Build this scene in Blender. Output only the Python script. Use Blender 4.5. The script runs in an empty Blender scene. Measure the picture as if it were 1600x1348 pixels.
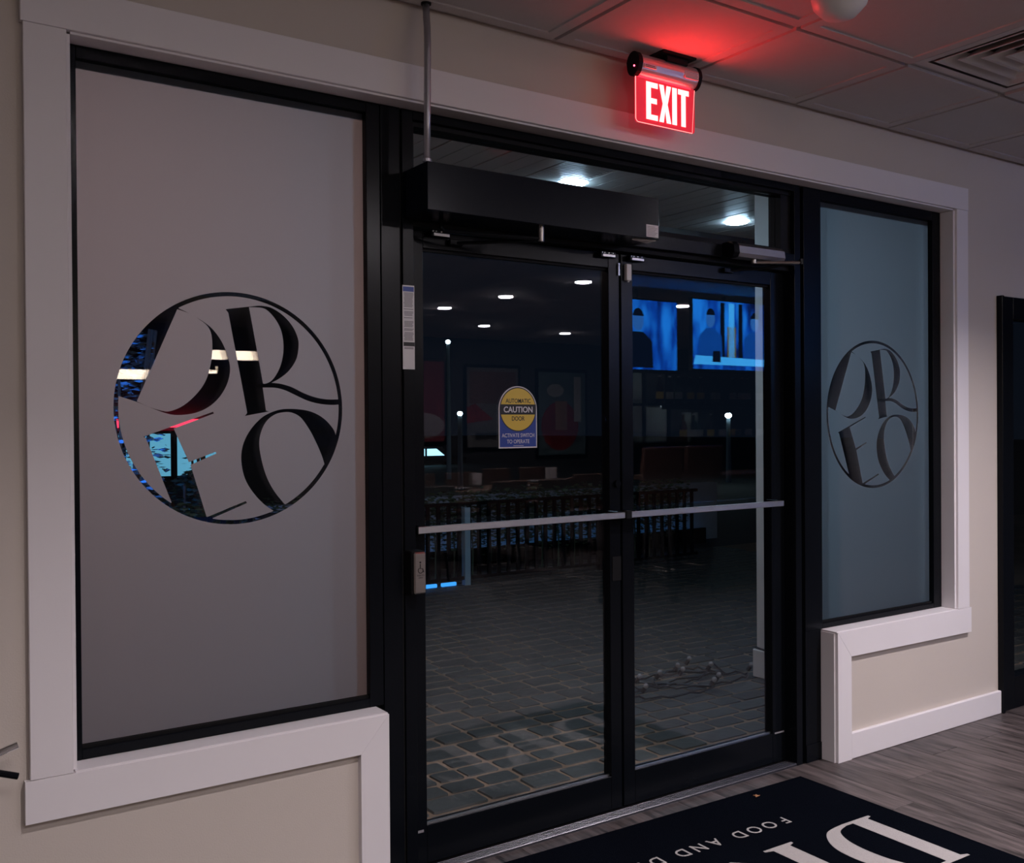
import bpy, bmesh, math, random
from mathutils import Matrix, Vector
random.seed(7)
sc = bpy.context.scene
COL = sc.collection

# ------------------------------------------------------------------ camera
H = 1.443
CAMY = -2.72335
cd = bpy.data.cameras.new('camera'); cam = bpy.data.objects.new('camera', cd); COL.objects.link(cam)
Rr = Vector((0.82671201, -0.56257993, -0.00714616)); Up = Vector((0.00969679, 0.00154758, 0.99995179)); Fw = Vector((0.56254175, 0.82674145, -0.00673462))
M = Matrix((Rr, Up, -Fw)).transposed().to_4x4(); M.translation = Vector((0, CAMY, H))
cam.matrix_world = M
cd.sensor_fit = 'HORIZONTAL'; cd.sensor_width = 36.0; cd.lens = 1555.37 / 1600 * 36.0; cd.clip_start = 0.02; cd.clip_end = 300
sc.camera = cam
# ------------------------------------------------------------------ night sky and exposure
w = bpy.data.worlds.new('night'); sc.world = w; w.use_nodes = True
w.node_tree.nodes['Background'].inputs[0].default_value = (0.010, 0.018, 0.035, 1)
w.node_tree.nodes['Background'].inputs[1].default_value = 0.12
vs = sc.view_settings
vs.view_transform = 'Standard'; vs.look = 'None'; vs.gamma = 1.0; vs.use_curve_mapping = False; vs.exposure = 0.75
sc.cycles.use_denoising = True
sc.cycles.max_bounces = 8; sc.cycles.transparent_max_bounces = 24; sc.cycles.glossy_bounces = 5
sc.cycles.sample_clamp_indirect = 4.0
sc.cycles.caustics_reflective = False; sc.cycles.caustics_refractive = False
# strengths of the lamps, added ones too
DOWN_L = 290.0      # recessed ceiling lights in the room
PEND_L = 18.0      # warm bar pendants
SOFF_L = 86.0      # recessed lights outside in the soffit
TV_L = 5.0
SPOT_L = 1300.0    # deep recessed spots near the entrance wall

# ------------------------------------------------------------------ materials
MATS = {}
def mat(name, col, rough=0.6, metal=0.0, spec=0.5, noise=0.0, nscale=8.0, bump=0.0, bscale=60.0, stretch=None, rand=0.0, coat=0.0):
    if name in MATS: return MATS[name]
    m = bpy.data.materials.new(name); m.use_nodes = True; nt = m.node_tree; b = nt.nodes['Principled BSDF']
    b.inputs['Base Color'].default_value = (*col, 1); b.inputs['Roughness'].default_value = rough
    b.inputs['Metallic'].default_value = metal; b.inputs['Specular IOR Level'].default_value = spec
    if coat: b.inputs['Coat Weight'].default_value = coat
    tc = nt.nodes.new('ShaderNodeTexCoord'); mp = nt.nodes.new('ShaderNodeMapping')
    nt.links.new(tc.outputs['Object'], mp.inputs[0])
    if stretch: mp.inputs['Scale'].default_value = stretch
    if noise or rand:
        hs = nt.nodes.new('ShaderNodeHueSaturation'); hs.inputs['Color'].default_value = (*col, 1)
        ma = nt.nodes.new('ShaderNodeMath'); ma.operation = 'MULTIPLY_ADD'; ma.inputs[1].default_value = noise * 2; ma.inputs[2].default_value = 1 - noise
        nz = nt.nodes.new('ShaderNodeTexNoise'); nz.inputs['Scale'].default_value = nscale; nz.inputs['Detail'].default_value = 6; nz.inputs['Roughness'].default_value = .62
        oi = nt.nodes.new('ShaderNodeObjectInfo')
        if rand:
            ad = nt.nodes.new('ShaderNodeVectorMath'); ad.operation = 'MULTIPLY_ADD'
            nt.links.new(oi.outputs['Random'], ad.inputs[0]); ad.inputs[1].default_value = (17, 31, 43); nt.links.new(mp.outputs[0], ad.inputs[2])
            nt.links.new(ad.outputs[0], nz.inputs['Vector'])
        else: nt.links.new(mp.outputs[0], nz.inputs['Vector'])
        nt.links.new(nz.outputs['Fac'], ma.inputs[0])
        out = ma.outputs[0]
        if rand:
            m2 = nt.nodes.new('ShaderNodeMath'); m2.operation = 'MULTIPLY_ADD'; m2.inputs[1].default_value = rand * 2; m2.inputs[2].default_value = 1 - rand
            nt.links.new(oi.outputs['Random'], m2.inputs[0])
            m3 = nt.nodes.new('ShaderNodeMath'); m3.operation = 'MULTIPLY'; nt.links.new(out, m3.inputs[0]); nt.links.new(m2.outputs[0], m3.inputs[1]); out = m3.outputs[0]
        nt.links.new(out, hs.inputs['Value']); nt.links.new(hs.outputs[0], b.inputs['Base Color'])
    if bump:
        n2 = nt.nodes.new('ShaderNodeTexNoise'); n2.inputs['Scale'].default_value = bscale; n2.inputs['Detail'].default_value = 4
        nt.links.new(mp.outputs[0], n2.inputs['Vector'])
        bp = nt.nodes.new('ShaderNodeBump'); bp.inputs['Strength'].default_value = bump; bp.inputs['Distance'].default_value = 0.004
        nt.links.new(n2.outputs['Fac'], bp.inputs['Height']); nt.links.new(bp.outputs[0], b.inputs['Normal'])
    MATS[name] = m; return m
def emis(name, col, strength):
    if name in MATS: return MATS[name]
    m = bpy.data.materials.new(name); m.use_nodes = True; nt = m.node_tree; nt.nodes.clear()
    e = nt.nodes.new('ShaderNodeEmission'); o = nt.nodes.new('ShaderNodeOutputMaterial')
    e.inputs[0].default_value = (*col, 1); e.inputs[1].default_value = strength; nt.links.new(e.outputs[0], o.inputs[0])
    MATS[name] = m; return m
def glass(name, ior=1.6, tint=(1, 1, 1), rough=0.0):
    m = bpy.data.materials.new(name); m.use_nodes = True; nt = m.node_tree; nt.nodes.clear()
    t = nt.nodes.new('ShaderNodeBsdfTransparent'); t.inputs[0].default_value = (*tint, 1)
    g = nt.nodes.new('ShaderNodeBsdfGlossy'); g.inputs['Roughness'].default_value = rough
    f = nt.nodes.new('ShaderNodeFresnel'); f.inputs['IOR'].default_value = ior
    geo = nt.nodes.new('ShaderNodeNewGeometry')
    # thin pane: the same reflectance from both sides
    iorn = nt.nodes.new('ShaderNodeMath'); iorn.operation = 'MULTIPLY_ADD'; iorn.inputs[1].default_value = 1 / ior - ior; iorn.inputs[2].default_value = ior
    nt.links.new(geo.outputs['Backfacing'], iorn.inputs[0]); nt.links.new(iorn.outputs[0], f.inputs['IOR'])
    mx = nt.nodes.new('ShaderNodeMixShader'); o = nt.nodes.new('ShaderNodeOutputMaterial')
    nt.links.new(f.outputs[0], mx.inputs[0]); nt.links.new(t.outputs[0], mx.inputs[1]); nt.links.new(g.outputs[0], mx.inputs[2]); nt.links.new(mx.outputs[0], o.inputs[0])
    MATS[name] = m; return m

PAINT = mat('wall_paint', (0.55, 0.495, 0.44), .75, noise=.03, nscale=3, bump=.12, bscale=220)
TRIM = mat('trim_paint', (0.74, 0.71, 0.72), .45, noise=.02, nscale=4)
BLACK = mat('black_anodised', (0.004, 0.005, 0.007), .24, spec=.11, noise=.15, nscale=5)
BLACKF = mat('black_flat', (0.003, 0.003, 0.0035), .6, spec=.2)
GASKET = mat('gasket', (0.004, 0.004, 0.004), .7)
BOXM = mat('operator_paint', (0.004, 0.006, 0.011), .22, spec=.12)
ALU = mat('aluminium', (0.55, 0.55, 0.57), .35, metal=1, noise=.1, nscale=30)
STEEL = mat('brushed_steel', (0.45, 0.42, 0.40), .3, metal=1, noise=.12, nscale=14, stretch=(1, 1, 8))
GALV = mat('galvanised', (0.42, 0.42, 0.45), .4, metal=.9, noise=.2, nscale=20)
CHROME = mat('chrome', (.8, .8, .8), .08, metal=1)
TILE = mat('tile_board', (0.55, 0.53, 0.53), .9, noise=.04, nscale=30, bump=.1, bscale=300)
GRID = mat('grid_bar', (0.42, 0.40, 0.40), .6)
WHITE = mat('white_plastic', (0.75, 0.74, 0.74), .4)
PAPER = mat('sticker_paper', (0.72, 0.70, 0.71), .35)
INK = mat('ink_black', (0.012, 0.012, 0.014), .5)
INKG = mat('ink_grey', (0.22, 0.21, 0.23), .5)
BLUE = mat('ink_blue', (0.012, 0.05, 0.33), .4)
YELLOW = mat('ink_yellow', (0.80, 0.56, 0.06), .4)
DARKWALL = mat('dark_wall', (0.05, 0.05, 0.055), .7, noise=.1)
PLANK = mat('vinyl_plank', (0.068, 0.055, 0.053), .45, noise=2.3, nscale=7, stretch=(5.5, .55, 1), rand=.13, bump=.15, bscale=40)
SUB = mat('floor_base', (0.10, 0.085, 0.08), .5, noise=.4, nscale=6, stretch=(6, .6, 1))
PAVER = mat('paver_stone', (0.050, 0.056, 0.054), .62, noise=.35, nscale=9, rand=.22, bump=.8, bscale=26)
MORTAR = mat('sand_joint', (0.20, 0.145, 0.10), .9, noise=.8, nscale=2.5)
RUG = mat('mat_pile', (0.0028, 0.0036, 0.006), .95, spec=.0, noise=.35, nscale=120, bump=.9, bscale=260)
RUGL = mat('mat_pile_light', (0.40, 0.375, 0.36), .95, spec=.1, noise=.12, nscale=160, bump=.9, bscale=260)
LEAFM = mat('leaf_dark', (0.06, 0.10, 0.06), .5, noise=.4)
SOFFIT = mat('soffit_metal', (0.52, 0.52, 0.50), .45, noise=.06, nscale=3)
COLUMN = mat('column_paint', (0.62, 0.62, 0.60), .7, noise=.06, nscale=5)
WOOD = mat('brown_wood', (0.16, 0.075, 0.04), .45, noise=.4, nscale=8, stretch=(1, 8, 8))
LEATHER = mat('brown_leather', (0.12, 0.06, 0.04), .5)
DOORGLASS = glass('door_glass', 1.47)
WINGLASS = glass('window_glass', 1.27)
CLEAR = glass('bottle_glass', 1.5, (.75, .85, .8))
CLEARB = glass('bulb_glass', 1.5, (.9, .9, .9))
def film_material():
    m = bpy.data.materials.new('frosted_film'); m.use_nodes = True; nt = m.node_tree; b = nt.nodes['Principled BSDF']
    b.inputs['Base Color'].default_value = (0.03, 0.028, 0.029, 1); b.inputs['Roughness'].default_value = .42; b.inputs['Specular IOR Level'].default_value = .6
    tr = nt.nodes.new('ShaderNodeBsdfTranslucent'); tr.inputs[0].default_value = (.90, .92, .96, 1)
    mx = nt.nodes.new('ShaderNodeMixShader'); mx.inputs[0].default_value = .82
    o = nt.nodes['Material Output']
    nt.links.new(b.outputs[0], mx.inputs[1]); nt.links.new(tr.outputs[0], mx.inputs[2]); nt.links.new(mx.outputs[0], o.inputs[0])
    return m
FILM = film_material()

# ------------------------------------------------------------------ mesh helpers
def wloc(o):
    v = Vector(o.location)
    while o.parent is not None: o = o.parent; v = v + Vector(o.location)
    return v
class MB:
    def __init__(s): s.bm = bmesh.new()
    def box(s, x0, x1, y0, y1, z0, z1, bev=0.0, mtx=None, seg=1):
        r = bmesh.ops.create_cube(s.bm, size=1.0); v = r['verts']
        bmesh.ops.scale(s.bm, vec=(x1 - x0, y1 - y0, z1 - z0), verts=v)
        bmesh.ops.translate(s.bm, vec=((x0 + x1) / 2, (y0 + y1) / 2, (z0 + z1) / 2), verts=v)
        if bev:
            ed = list({e for q in v for e in q.link_edges})
            rr = bmesh.ops.bevel(s.bm, geom=ed, offset=bev, segments=seg, affect='EDGES', profile=.5); v = list({q for f in rr['faces'] for q in f.verts} | {q for q in v if q.is_valid})
        if mtx is not None: bmesh.ops.transform(s.bm, matrix=mtx, verts=[q for q in v if q.is_valid])
        return s
    def cyl(s, p0, p1, r0, r1=None, n=16, caps=True):
        r1 = r0 if r1 is None else r1
        p0 = Vector(p0); p1 = Vector(p1); d = p1 - p0
        q = d.to_track_quat('Z', 'Y'); m = Matrix.Translation((p0 + p1) / 2) @ q.to_matrix().to_4x4()
        bmesh.ops.create_cone(s.bm, cap_ends=caps, segments=n, radius1=r0, radius2=r1, depth=d.length, matrix=m); return s
    def sphere(s, c, r, u=12, v=8, sc_=(1, 1, 1)):
        m = Matrix.Translation(c) @ Matrix.Diagonal((*sc_, 1))
        bmesh.ops.create_uvsphere(s.bm, u_segments=u, v_segments=v, radius=r, matrix=m); return s
    def prism(s, pts, axis, a0, a1):
        """polygon pts in the other two axes, extruded along axis from a0 to a1"""
        def P(p, a):
            if axis == 'y': return (p[0], a, p[1])
            if axis == 'x': return (a, p[0], p[1])
            return (p[0], p[1], a)
        lo = [s.bm.verts.new(P(p, a0)) for p in pts]; hi = [s.bm.verts.new(P(p, a1)) for p in pts]
        n = len(pts)
        s.bm.faces.new(lo); s.bm.faces.new(hi[::-1])
        for i in range(n): s.bm.faces.new((lo[i], hi[i], hi[(i + 1) % n], lo[(i + 1) % n]))
        return s
    def lathe(s, prof, c=(0, 0, 0), n=20):
        rings = []
        for r, z in prof:
            if r < 1e-5: rings.append([s.bm.verts.new((c[0], c[1], c[2] + z))])
            else: rings.append([s.bm.verts.new((c[0] + r * math.cos(2 * math.pi * k / n), c[1] + r * math.sin(2 * math.pi * k / n), c[2] + z)) for k in range(n)])
        for a, b in zip(rings, rings[1:]):
            for k in range(n):
                f = [a[k % len(a)], a[(k + 1) % len(a)], b[(k + 1) % len(b)], b[k % len(b)]]
                f = [q for i, q in enumerate(f) if q not in f[:i]]
                if len(f) > 2: s.bm.faces.new(f)
        return s
    def tube(s, pts, r, n=8):
        pts = [Vector(p) for p in pts]; prev = None
        for i, p in enumerate(pts):
            d = (pts[min(i + 1, len(pts) - 1)] - pts[max(i - 1, 0)]).normalized()
            a = d.orthogonal().normalized() if prev is None else (prev - d * prev.dot(d)).normalized()
            prev = a; b = d.cross(a)
            ring = [s.bm.verts.new(p + a * r * math.cos(2 * math.pi * k / n) + b * r * math.sin(2 * math.pi * k / n)) for k in range(n)]
            if i:
                for k in range(n): s.bm.faces.new((last[k], last[(k + 1) % n], ring[(k + 1) % n], ring[k]))
            else: s.bm.faces.new(ring[::-1])
            last = ring
        s.bm.faces.new(last); return s
    def build(s, name, m, parent=None, smooth=False, origin=None):
        bmesh.ops.recalc_face_normals(s.bm, faces=s.bm.faces)
        me = bpy.data.meshes.new(name)
        if origin is not None: bmesh.ops.translate(s.bm, vec=-Vector(origin), verts=s.bm.verts)
        s.bm.to_mesh(me); s.bm.free()
        if smooth:
            for p in me.polygons: p.use_smooth = True
        me.materials.append(m)
        o = bpy.data.objects.new(name, me); COL.objects.link(o)
        if origin is not None: o.location = origin
        if parent is not None:
            o.parent = parent
            o.location = (Vector(origin) if origin is not None else Vector()) - wloc(parent)
        return o
def box(name, m, x0, x1, y0, y1, z0, z1, parent=None, bev=0.0):
    return MB().box(x0, x1, y0, y1, z0, z1, bev).build(name, m, parent)
def tag(o, label, cat, group=None):
    o['label'] = label; o['category'] = cat
    if group: o['group'] = group
    return o
def struct(o, label=None):
    o['kind'] = 'structure'
    if label: o['label'] = label
    return o
def empty(name, loc=(0, 0, 0)):
    o = bpy.data.objects.new(name, None); COL.objects.link(o); o.location = loc; o.empty_display_size = .1; return o
def thing(name, loc, label, cat, group=None): return tag(empty(name, loc), label, cat, group)
def dup(root, loc, label=None, rotz=None):
    r = root.copy(); COL.objects.link(r); r.location = loc
    if rotz is not None: r.rotation_euler = (0, 0, rotz)
    if label: r['label'] = label
    for ch in list(root.children):
        c = ch.copy(); COL.objects.link(c); c.parent = r
        for g in ch.children:
            d = g.copy(); COL.objects.link(d); d.parent = c
    return r
def curve_mesh(splines, depth=0.0):
    """even-odd filled planar polygons -> list of verts, faces (local xy)"""
    cu = bpy.data.curves.new('outline', 'CURVE'); cu.dimensions = '2D'; cu.fill_mode = 'BOTH' if depth else 'FRONT'; cu.extrude = depth
    for pts in splines:
        sp = cu.splines.new('POLY'); sp.points.add(len(pts) - 1); sp.use_cyclic_u = True
        for q, p in zip(sp.points, pts): q.co = (p[0], p[1], 0, 1)
    ob = bpy.data.objects.new('outline', cu); COL.objects.link(ob)
    bpy.context.view_layer.update()
    me = bpy.data.meshes.new_from_object(ob.evaluated_get(bpy.context.evaluated_depsgraph_get()))
    bpy.data.objects.remove(ob); bpy.data.curves.remove(cu); return me
def text_mesh(txt, size=1.0, bold=0.0, align='CENTER', depth=0.0):
    cu = bpy.data.curves.new('lettering', 'FONT'); cu.body = txt; cu.size = size; cu.offset = bold; cu.align_x = align; cu.extrude = depth; cu.resolution_u = 4
    ob = bpy.data.objects.new('lettering', cu); COL.objects.link(ob); bpy.context.view_layer.update()
    me = bpy.data.meshes.new_from_object(ob.evaluated_get(bpy.context.evaluated_depsgraph_get()))
    bpy.data.objects.remove(ob); bpy.data.curves.remove(cu); return me
def text_wall(txt, x, y, z, h, m, parent, name='lettering', width=None, bold=0.0, align='CENTER', depth=0.0002):
    """lettering on a surface facing the room (-Y); h cap height, width forces the total width"""
    me = text_mesh(txt, 1.0, bold, align, depth)
    xs = [v.co.x for v in me.vertices]; ys = [v.co.y for v in me.vertices]
    kx = width / (max(xs) - min(xs)) if width else h / (max(ys) - min(ys)); ky = h / (max(ys) - min(ys)); y0 = min(ys); xm = (max(xs) + min(xs)) / 2 if align == 'CENTER' else min(xs)
    for v in me.vertices:
        a, b, c = v.co; v.co = (x + (a - xm) * kx, y - c, z + (b - y0) * ky)
    me.materials.clear(); me.materials.append(m)
    o = bpy.data.objects.new(name, me); COL.objects.link(o)
    if parent is not None: o.parent = parent; o.location = -Vector(parent.location)
    return o
def crom(pts, n=6):
    out = []
    for i in range(len(pts) - 1):
        p0 = pts[max(i - 1, 0)]; p1 = pts[i]; p2 = pts[i + 1]; p3 = pts[min(i + 2, len(pts) - 1)]
        for k in range(n):
            t = k / n
            out.append(tuple(.5 * (2 * p1[j] + (p2[j] - p0[j]) * t + (2 * p0[j] - 5 * p1[j] + 4 * p2[j] - p3[j]) * t * t + (3 * p1[j] - p0[j] - 3 * p2[j] + p3[j]) * t ** 3) for j in range(2)))
    out.append(tuple(pts[-1])); return out
def arc(a0, a1, r=1.0, n=40): return [(r * math.cos(math.radians(a0 + (a1 - a0) * k / n)), r * math.sin(math.radians(a0 + (a1 - a0) * k / n))) for k in range(n + 1)]

CZ = 2.747             # ceiling
FY = 0.061             # face of the black storefront framing
X0, X1, YB = -3.0, 13.0, -10.0

# ------------------------------------------------------------------ room shell
struct(MB().box(X0, 0.492, 0, .22, 0, CZ + .3).box(.492, 4.39, 0, .22, 2.452, CZ + .3).box(.492, 1.372, 0, .22, 0, .565)
       .box(3.506, 4.39, 0, .22, 0, .55).box(4.39, 4.775, 0, .22, 0, CZ + .3).box(4.775, 5.9, 0, .22, 2.06, CZ + .3).box(5.9, X1, 0, .22, 0, CZ + .3)
       .build('wall_front', PAINT), 'beige painted wall around the black storefront')
struct(box('wall_left', PAINT, X0 - .15, X0, YB, 0, 0, CZ + .3))
struct(box('wall_right', DARKWALL, X1, X1 + .15, YB, 0, 0, CZ + .3))
struct(box('wall_back', DARKWALL, X0, X1, YB - .15, YB, 0, CZ + .3))
# floor and its planks
floor = struct(box('floor', SUB, X0, X1, YB, .065, -.06, -.004), 'grey brown wood plank floor')
pm = {}
PW, PL = .182, 1.22
nplk = 0
for i in range(44):
    x = .1 + i * PW; off = (i * .437) % 1.0 * PL
    k = 0; y = .065
    while y > -5.4:
        L = PL if k else max(.25, off)
        L = min(L, 5.4 + y) if 5.4 + y > .2 else L
        key = round(L, 3)
        if key not in pm:
            b = MB().box(-PW / 2 + .0005, PW / 2 - .0005, -L / 2 + .0006, L / 2 - .0006, -.006, 0, .0009); bmesh.ops.recalc_face_normals(b.bm, faces=b.bm.faces)
            me = bpy.data.meshes.new('plank'); b.bm.to_mesh(me); b.bm.free(); me.materials.append(PLANK); pm[key] = me
        o = bpy.data.objects.new('plank', pm[key]); COL.objects.link(o); o.parent = floor; o.location = (x + PW / 2, y - L / 2, 0)
        y -= L; k += 1; nplk += 1
# ceiling with tegular tiles in a grid
ceil = struct(box('ceiling', GRID, X0, X1, YB, 0, CZ + .13, CZ + .2), 'suspended tile ceiling')
GX0, GP, GY0 = 2.014, .61, -.545
def tile_mesh(wx, wy):
    b = bmesh.new(); g = .009
    def ring(ix, z): return [b.verts.new((sx * (wx / 2 - ix), sy * (wy / 2 - ix), z)) for sx, sy in ((-1, -1), (1, -1), (1, 1), (-1, 1))]
    rs = [ring(g, .004), ring(g, -.0115), ring(.052, -.0115), ring(.054, -.007)]
    for a, c in zip(rs, rs[1:]):
        for k in range(4): b.faces.new((a[k], a[(k + 1) % 4], c[(k + 1) % 4], c[k]))
    b.faces.new(rs[-1]); bmesh.ops.recalc_face_normals(b, faces=b.faces)
    me = bpy.data.meshes.new('tile'); b.to_mesh(me); b.free(); me.materials.append(TILE); return me
TM = tile_mesh(GP, GP); TMW = tile_mesh(GP, .545 - .02)
VENT = (2, 1)   # column, row of the air diffuser
SPOTS = ((4.15, -1.72), (1.05, -1.80))
def holed_tile(cx, cy, px, py):
    b = bmesh.new(); n = 32; hw = GP / 2 - .009
    inner = [(px - cx + .1 * math.cos(2 * math.pi * k / n), py - cy + .1 * math.sin(2 * math.pi * k / n)) for k in range(n)]
    def sq(k):
        a = 2 * math.pi * k / n; d = (math.cos(a), math.sin(a)); o_ = (px - cx, py - cy)
        ts = [((hw if d[i] > 0 else -hw) - o_[i]) / d[i] for i in (0, 1) if abs(d[i]) > 1e-6]
        t_ = min(ts); return (o_[0] + d[0] * t_, o_[1] + d[1] * t_)
    outer = [sq(k) for k in range(n)]
    vi = [b.verts.new((*p, -.0075)) for p in inner]; vo = [b.verts.new((*p, -.0075)) for p in outer]; vu = [b.verts.new((*p, .004)) for p in outer]; vt_ = [b.verts.new((*p, .03)) for p in inner]
    for k in range(n):
        m_ = (k + 1) % n
        b.faces.new((vi[k], vi[m_], vo[m_], vo[k])); b.faces.new((vo[k], vo[m_], vu[m_], vu[k])); b.faces.new((vi[k], vi[m_], vt_[m_], vt_[k]))
    bmesh.ops.recalc_face_normals(b, faces=b.faces)
    me = bpy.data.meshes.new('tile'); b.to_mesh(me); b.free(); me.materials.append(TILE); return me
rest = bmesh.new()
for i in range(-8, 18):
    for j in range(0, 16):
        cx = GX0 + (i + .5) * GP
        if cx < X0 or cx > X1 - .3 or (i, j) == VENT: continue
        cy = (GY0 - .02) / 2 if j == 0 else GY0 - (j - .5) * GP
        if cy < YB + .3: continue
        me = TMW if j == 0 else TM
        for px, py in SPOTS:
            if abs(px - cx) < GP / 2 and abs(py - cy) < GP / 2: me = holed_tile(cx, cy, px, py)
        if -4 <= i <= 12 and j < 12:
            o = bpy.data.objects.new('tile', me); COL.objects.link(o); o.parent = ceil; o.location = (cx, cy, CZ)
        else:
            n0 = len(rest.verts); rest.from_mesh(me); rest.verts.ensure_lookup_table()
            bmesh.ops.translate(rest, vec=(cx, cy, CZ), verts=rest.verts[n0:])
me = bpy.data.meshes.new('tile_field'); rest.to_mesh(me); rest.free(); me.materials.append(TILE)
o = bpy.data.objects.new('tile_field', me); COL.objects.link(o); o.parent = ceil; o['kind'] = 'stuff'
for i in range(-8, 19):
    x = GX0 + i * GP
    if X0 < x < X1: box('grid_bar', GRID, x - .0075, x + .0075, YB, -.012, CZ, CZ + .03, ceil)
for j in range(0, 16):
    y = GY0 - j * GP
    if y > YB: box('grid_bar', GRID, X0, X1, y - .0075, y + .0075, CZ + .0005, CZ + .03, ceil)
box('wall_angle', GRID, X0, X1, -.022, -.0005, CZ - .001, CZ + .03, ceil)
# casing boards
def board(i, *a, lab=None, bev=.0015): return struct(box('trim_%d' % i, TRIM, *a, bev=bev), lab)
def poly_board(i, pts, y0, y1, lab): return struct(MB().prism(pts, 'y', y0, y1).build('trim_%d' % i, TRIM), lab)
board(1, .386, 4.4835, -.0205, 0, 2.447, 2.553, lab='wide white head casing board')
board(2, .392, .492, -.019, 0, .5705, 2.4465, lab='white casing board left of the frosted window')
board(3, 4.389, 4.482, -.019, 0, .5555, 2.4465, lab='white casing board at the right window')
poly_board(4, [(.380, .4635), (1.2868, .4635), (1.3805, .5695), (.380, .5695)], -.021, 0, 'white sill apron board below the left window')
poly_board(5, [(1.2872, 0), (1.381, 0), (1.381, .5692), (1.2872, .4632)], -.0208, 0, 'short white upright board at the door')
poly_board(6, [(3.4985, .5545), (3.5885, .4415), (4.4935, .4365), (4.4935, .5545)], -.021, 0, 'white sill apron board below the right window')
poly_board(7, [(3.498, 0), (3.588, 0), (3.588, .4412), (3.498, .5542)], -.0208, 0, 'short white upright board right of the door')
struct(box('baseboard_right', TRIM, 3.5885, 4.756, -.019, 0, 0, .112, bev=.003))
struct(box('baseboard_left', TRIM, -2.9, 1.287, -.019, 0, 0, .112, bev=.003))
# white jamb liners inside the opening (a small step back from the casing)
def liner(i, *a): return struct(box('trim_%d' % i, TRIM, *a, bev=.001))
liner(8, .484, .502, -.008, FY, .575, 2.44)
liner(9, 4.376, 4.3895, -.008, FY, .558, 2.44)
liner(10, .502, 4.376, -.008, FY, 2.4405, 2.456)
liner(11, .496, 1.378, -.0195, FY, .5655, .5745)
liner(12, 3.492, 4.3755, -.0195, FY, .5505, .5575)
liner(13, 1.3725, 1.386, -.008, FY, 0, .565)
liner(14, 3.489, 3.5055, -.008, FY, 0, .55)

# ------------------------------------------------------------------ logo film
LG = {"D_outer": [(-0.475, 0.835),(-0.384, 0.795),(-0.267, 0.732),(-0.183, 0.665),(-0.107, 0.558),(-0.058, 0.432),(-0.043, 0.321),(-0.076, 0.195),(-0.151, 0.079),(-0.254, -0.003),(-0.375, -0.047),(-0.508, -0.057),(-0.605, -0.037),(-0.717, 0.006),(-0.827, 0.052),(-0.959, 0.096)], "E": [(-0.547, -0.788),(-0.748, -0.25),(-0.77, -0.237),(-0.193, -0.03),(-0.186, -0.045),(-0.525, -0.17),(-0.401, -0.454),(-0.176, -0.372),(-0.167, -0.386),(-0.388, -0.478),(-0.256, -0.926),(0.085, -0.805),(0.096, -0.823),(-0.206, -0.937)], "O_outer": [(0.333, -0.902),(0.243, -0.836),(0.153, -0.736),(0.08, -0.611),(0.048, -0.454),(0.065, -0.316),(0.132, -0.187),(0.24, -0.078),(0.359, -0.022),(0.47, -0.004),(0.621, -0.012),(0.735, -0.043),(0.831, -0.101),(0.909, -0.185),(0.934, -0.243)], "leg_low": [(0.962, 0.038),(0.891, 0.034),(0.774, 0.044),(0.659, 0.072),(0.546, 0.121),(0.453, 0.161),(0.361, 0.182),(0.246, 0.183)], "stem": [(0.274, -0.019),(0.301, -0.027),(0.083, -0.066),(0.105, -0.04),(-0.054, 0.821),(-0.078, 0.85)], "bowl_out": [(0.133, 0.885),(0.24, 0.899),(0.34, 0.882),(0.441, 0.823),(0.524, 0.735),(0.572, 0.639),(0.582, 0.559),(0.559, 0.442),(0.492, 0.339),(0.408, 0.27),(0.325, 0.226)], "leg_up": [(0.327, 0.226),(0.417, 0.217),(0.519, 0.188),(0.622, 0.14),(0.736, 0.102),(0.852, 0.084),(0.960, 0.085)], "D_in": [(-0.819, 0.054),(-0.717, 0.007),(-0.621, -0.022),(-0.556, -0.027),(-0.449, 0.018),(-0.34, 0.111),(-0.259, 0.222),(-0.215, 0.35),(-0.195, 0.487),(-0.201, 0.622),(-0.234, 0.697),(-0.301, 0.749),(-0.384, 0.795),(-0.486, 0.826)], "R_in": [(0.249, 0.218),(0.276, 0.218),(0.334, 0.251),(0.39, 0.331),(0.428, 0.438),(0.44, 0.562),(0.421, 0.685),(0.376, 0.775),(0.312, 0.847),(0.249, 0.88),(0.129, 0.88)], "O_in": [(0.435, -0.847),(0.34, -0.726),(0.267, -0.583),(0.221, -0.406),(0.211, -0.284),(0.238, -0.179),(0.289, -0.101),(0.363, -0.05),(0.451, -0.032),(0.526, -0.041),(0.601, -0.086),(0.685, -0.201),(0.752, -0.328),(0.799, -0.438),(0.82, -0.507)]}
RI = .964
def ang(p): return math.degrees(math.atan2(p[1], p[0]))
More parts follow.
